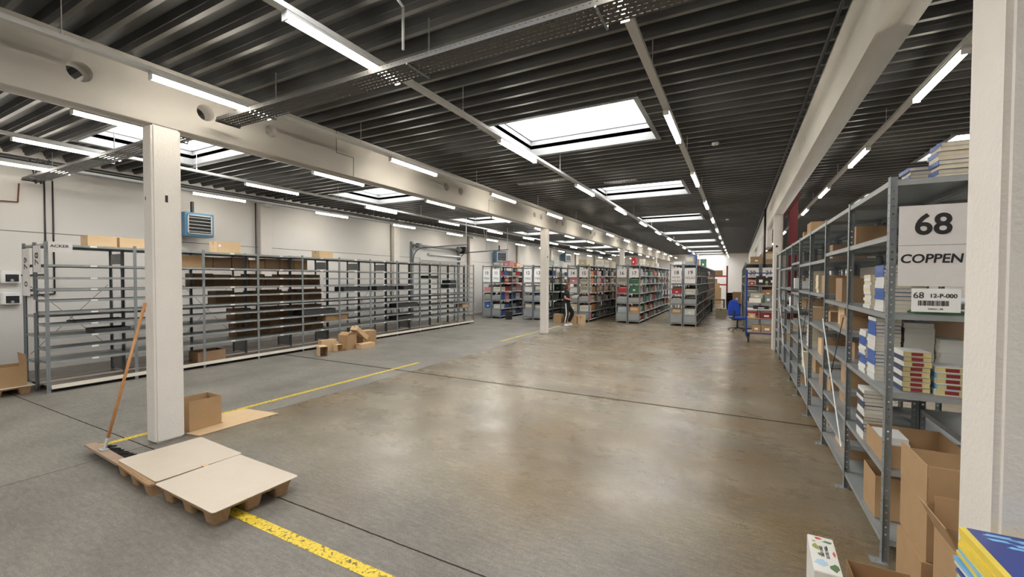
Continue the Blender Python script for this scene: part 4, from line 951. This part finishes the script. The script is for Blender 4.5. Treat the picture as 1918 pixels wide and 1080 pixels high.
tbox('storage_box', 'orange and white box on the board above the lowest of the trolley', .38, .74, .18, .25, .13, card_l)
tbox('storage_box', 'dark red toy box on the board above the lowest of the trolley', .76, .74, .32, .25, .16, cw_maroon)
tbox('storage_box', 'black flat box on the white board of the blue trolley', .62, 1.01, .4, .3, .09, black_m)
t = thing('green_bottle', 'small green bottle standing in the middle of the blue trolley', 'bottle', (.62, 14.74, 1.201)); MB().lathe([(.035, 0), (.037, .01), (.037, .14), (.015, .2), (.014, .25)], 14).build('body', GM['dark green'], t, smooth=True); MB().lathe([(.016, .25), (.016, .275)], 12).build('cap', white_m, t)
t.location.x = .672

# waste bin, cartons near person
t = thing('waste_bin', 'dark grey plastic bin on the floor between rows eleven and twelve', 'bin', (-9.45, 17.55, 0)); MB().lathe([(.15, 0), (.19, .36), (.2, .38), (.18, .38), (.145, .02)], 20).build('body', binm, t, smooth=True)
tt = MB().lathe([(.2, .36), (.21, .37), (.2, .39)], 20).build('rim', black_m, t, smooth=True)
carton('brown carton on the floor behind the person', (-6.88, 17.35, 0), .35, .3, .37, m=card)
carton('large brown carton on the floor just beyond the person', (-6.28, 17.35, 0), .52, .34, .38, m=card, rz=R(5))
carton('narrow brown carton beside the large one near row fifteen', (-5.86, 17.42, 0), .26, .3, .36, m=card_l)

# far end of the aisle
carton('tall stack-like brown carton at the far end of the aisle', (-1.65, 36.4, .0), 1.0, .8, 1.25, m=card)
for i, (x, z, h) in enumerate(((-2.05, 1.25, .45), (-1.5, 1.25, .35))): carton('brown carton %s on the tall one at the aisle end' % ('lying further west' if i == 0 else 'lying further east'), (x, 36.4, z + .002), .5, .6, h, m=card)
t = thing('dark_cabinet', 'black open cabinet with shelves at the far end of the aisle', 'cabinet', (-.37, 30.2, 0))
MB().box(-.27, -.24, 0, .4, 0, 1.05).box(.24, .27, 0, .4, 0, 1.05).box(-.27, .27, 0, .4, 1.02, 1.05).box(-.27, .27, .37, .4, 0, 1.05).build('carcass', black_m, t)
for z in (.48, .7, .88): MB().box(-.24, .24, .02, .37, z, z + .02).build('shelf', dark_m, t)
MB().box(-.24, .24, .0, .02, 0, .5).build('door', black_m, t)
for i, (x0, lab) in enumerate(((-3.0, 'red pallet rack holding cartons at the far wall beyond row nineteen'), (.55, 'dark red pallet rack at the far wall beyond row twenty'))):
    t = thing('pallet_rack', lab, 'rack', (x0, 39, 0))
    for (x, y) in ((0, 0), (0, 1), (2.2, 0), (2.2, 1)): MB().box(x - .05, x + .05, y - .04, y + .04, 0, 3.0).build('post', red_m if i else mat('red_post', (.25, .03, .03), .5), t)
    for z in (1.4, 2.1):
        for y in (0, 1): MB().box(0, 2.2, y - .03, y + .03, z, z + .1).build('cross_beam', redp, t)
        MB().box(0, 2.2, 0, 1, z + .1, z + .115).build('deck', sh_m, t)
    for k in range(2): carton('brown carton on the %s level of the %s' % (ORD[k], 'pallet rack beyond row ' + ('nineteen' if i == 0 else 'twenty')), (x0 + 1.0 + .4 * k, 39.5, 1.516 + .7 * k), .9, .7, .42, m=[card, card_d][i])
t = thing('side_table', 'dark work table with boxes at the end of row nineteen', 'table', (-1.0, 27.5, 0)); MB().box(-.40, .35, -.4, .4, .70, .74).build('tabletop', dark_m, t)
for x, y in ((-.35, -.35), (.3, -.35), (-.35, .35), (.3, .35)): MB().box(x - .025, x + .025, y - .025, y + .025, 0, .7).build('leg', black_m, t)
carton('white carton on the floor beside the blue chair', (-.75, 24.3, 0), .5, .5, .42, m=GM['cream'])
for i, (x, y, z) in enumerate(((-.05, 26, 0), (-.05, 26, .62))): tag(link('storage_box', GMESH[(0, 'black' if i == 0 else 'brown')], None, (x, y, z + .001)), ['black lidded crate at the aisle side past the blue chair', 'brown lidded box on the black crate past the blue chair'][i], 'box').scale = (.42, .5, .6)

# ------------------------------------------------------------------ person
def skin_obj(name, pts, edges, rad, m, parent, root=0, sub=1):
    me = bpy.data.meshes.new(name); me.from_pydata(pts, edges, []); o = bpy.data.objects.new(name, me); COL.objects.link(o)
    bpy.context.view_layer.objects.active = o
    md = o.modifiers.new('Skin', 'SKIN')
    if not me.skin_vertices: bpy.ops.mesh.customdata_skin_add()
    sv = me.skin_vertices[0].data
    for i, r in enumerate(rad): sv[i].radius = (r, r) if not isinstance(r, tuple) else r; sv[i].use_root = (i == root)
    s = o.modifiers.new('Sub', 'SUBSURF'); s.levels = sub; s.render_levels = sub
    dg = bpy.context.evaluated_depsgraph_get(); me2 = bpy.data.meshes.new_from_object(o.evaluated_get(dg)); bpy.data.objects.remove(o)
    me2.materials.clear(); me2.materials.append(m)
    for p in me2.polygons: p.use_smooth = True
    return link(name, me2, parent)
pr = thing('person', 'person in black T-shirt and striped trousers carrying white papers', 'person', (-6.08, 16.22, 0), R(18))
# local +X is where the person faces
hipL, hipR = (0.0, .09, .90), (-.02, -.09, .90)
J = [(-.02, 0, .93), (-.01, 0, 1.12), (.0, 0, 1.33), (.0, 0, 1.42), (.015, 0, 1.49), (.04, 0, 1.60), (.035, 0, 1.655),     # 0 pelvis .. 6 head top
     (.0, .17, 1.38), (.0, .21, 1.16), (.19, .15, 1.10), (.26, .12, 1.12),                   # 7-10 left arm
     (-.02, -.17, 1.38), (-.07, -.22, 1.13), (.13, -.17, 1.07), (.20, -.14, 1.08),            # 11-14 right arm
     (.03, .09, .88), (.24, .10, .53), (.06, .10, .10), (.12, .11, .05), (.20, .12, .035),     # 15-19 left leg
     (-.03, -.09, .88), (.0, -.10, .50), (-.08, -.10, .09), (-.02, -.11, .05), (.08, -.12, .035)]
E_ = [(0, 1), (1, 2), (2, 3), (3, 4), (4, 5), (5, 6), (2, 7), (7, 8), (8, 9), (9, 10), (2, 11), (11, 12), (12, 13), (13, 14), (0, 15), (15, 16), (16, 17), (17, 18), (18, 19), (0, 20), (20, 21), (21, 22), (22, 23), (23, 24)]
Rd = [.115, .10, .115, .06, .052, (.088, .082), .075, .055, .047, .037, .026, .055, .047, .037, .026, .085, .055, .036, .03, .02, .085, .055, .036, .03, .02]
J += [(.085, 0, 1.545)]; E_ += [(5, 25)]; Rd += [.042]
skin_obj('body', J, E_, Rd, skin_m, pr, 0, 2)
for s_, hx, hy, hz in ((1, .26, .12, 1.12), (-1, .20, -.14, 1.08)):    # hands under the papers
    pts = [(hx, hy, hz), (hx + .05, hy - s_ * .01, hz + .01)]; ed = [(0, 1)]; rd = [.026, .03]
    for f in range(4):
        a = hy - s_ * .01 + (f - 1.5) * .019; L = [.065, .075, .07, .055][f]; k = len(pts)
        pts += [(hx + .075, a, hz + .008), (hx + .075 + L * .55, a, hz - .004), (hx + .075 + L, a, hz + .012)]; ed += [(1, k), (k, k + 1), (k + 1, k + 2)]; rd += [.0095, .009, .0075]
    k = len(pts); pts += [(hx + .04, hy + s_ * -.045, hz + .02), (hx + .075, hy - s_ * .055, hz + .038)]; ed += [(0, k), (k, k + 1)]; rd += [.011, .009]
    skin_obj('hand', pts, ed, rd, skin_m, pr, 0, 1)
sh = [(-.015, 0, .95), (-.01, 0, 1.03), J[1], (.0, 0, 1.3), (.0, 0, 1.41), (.0, .16, 1.385), (.0, .20, 1.22), (-.02, -.16, 1.385), (-.06, -.205, 1.20)]
skin_obj('t_shirt', sh, [(0, 1), (1, 2), (2, 3), (3, 4), (3, 5), (5, 6), (3, 7), (7, 8)], [(.185, .17), (.18, .165), (.16, .15), (.155, .15), .075, .085, .075, .085, .075], cloth_k, pr, 0, 2)
tr = [(-.015, 0, 1.06), (-.01, 0, .93), (.03, .08, .80), J[16], (.07, .10, .15), (-.01, -.08, .80), J[21], (-.07, -.10, .14)]
skin_obj('trousers', tr, [(0, 1), (1, 2), (2, 3), (3, 4), (1, 5), (5, 6), (6, 7)], [(.15, .14), (.165, .15), .115, .095, .075, .115, .095, .075], cloth_k, pr, 0, 2)
for (ax, ay) in ((.01, -.185),):
    st = MB()
    for (z0, x0, y0), (z1, x1, y1) in zip([(.92, -.03, -.235), (.7, -.02, -.218), (.5, .0, -.205), (.3, -.04, -.195)], [(.7, -.02, -.218), (.5, .0, -.205), (.3, -.04, -.195), (.16, -.07, -.182)]):
        st._add([(x0 - .02, y0, z0), (x0 + .02, y0, z0), (x1 + .02, y1, z1), (x1 - .02, y1, z1), (x0 - .02, y0 + .02, z0), (x0 + .02, y0 + .02, z0), (x1 + .02, y1 + .02, z1), (x1 - .02, y1 + .02, z1)], [(0, 1, 2, 3), (7, 6, 5, 4), (0, 3, 7, 4), (1, 5, 6, 2)], 0)
    st.build('trouser_stripe', white_m, pr)
for (fx, fy) in ((.06, .105), (-.08, -.105)):
    skin_obj('shoe', [(fx - .03, fy, .05), (fx + .06, fy, .048), (fx + .17, fy + (.01 if fy > 0 else -.01), .036)], [(0, 1), (1, 2)], [(.058, .058), .056, .046], white_m, pr, 0, 1)
hp = [(.045, 0, 1.70), (-.02, 0, 1.67), (-.055, 0, 1.59), (-.065, 0, 1.50), (-.06, 0, 1.43), (-.01, .075, 1.63), (.0, .092, 1.54), (.0, .09, 1.46), (-.01, -.075, 1.63), (.0, -.092, 1.54), (.0, -.09, 1.46)]
skin_obj('hair', hp, [(0, 1), (1, 2), (2, 3), (3, 4), (1, 5), (5, 6), (6, 7), (1, 8), (8, 9), (9, 10)], [.06, .095, .10, .085, .06, .06, .05, .042, .06, .05, .042], hair_m, pr, 0, 2)
for s_ in (1, -1):
    MB().lathe([(.001, -.007), (.007, -.004), (.007, .004), (.001, .007)], 8, (.112, s_ * .03, 1.605)).build('eye', black_m, pr)
    MB().box(.108, .118, s_ * .03 - .016, s_ * .03 + .016, 1.622, 1.627).build('eyebrow', hair_m, pr)
MB()._add([(.112, -.013, 1.570), (.112, .013, 1.570), (.140, 0, 1.573), (.113, 0, 1.610)], [(0, 1, 2), (1, 3, 2), (3, 0, 2), (0, 3, 1)], 0).build('nose', skin_m, pr)
MB().box(.113, .124, -.02, .02, 1.548, 1.555).build('mouth', mat('lips', (.35, .10, .09), .5), pr)
ppos = pr.matrix_basis
mtx = Matrix.Translation(pr.location) @ Matrix.Rotation(R(18), 4, 'Z')
for i, (dx, dz, rz, tl, c, nm) in enumerate([(.30, 1.125, 0, -8, card_l, 'brown envelope at the bottom of the pile held by the person'), (.31, 1.15, 8, -14, white_m, 'white paper bundle held by the person'), (.33, 1.20, -6, -10, white_m, 'white folded sheets on top of the pile held by the person'), (.29, 1.178, 14, -20, GM['cream'], 'cream booklet in the middle of the pile held by the person')]):
    o = tag(MB().box(-.12, .12, -.16, .16, 0, .018).box(-.115, .115, -.155, .155, .018, .024).build('paper_bundle', c), nm, 'papers')
    p = mtx @ Vector((dx, -.02, dz)); o.location = p; o.rotation_euler = (0, R(tl), R(18 + rz))
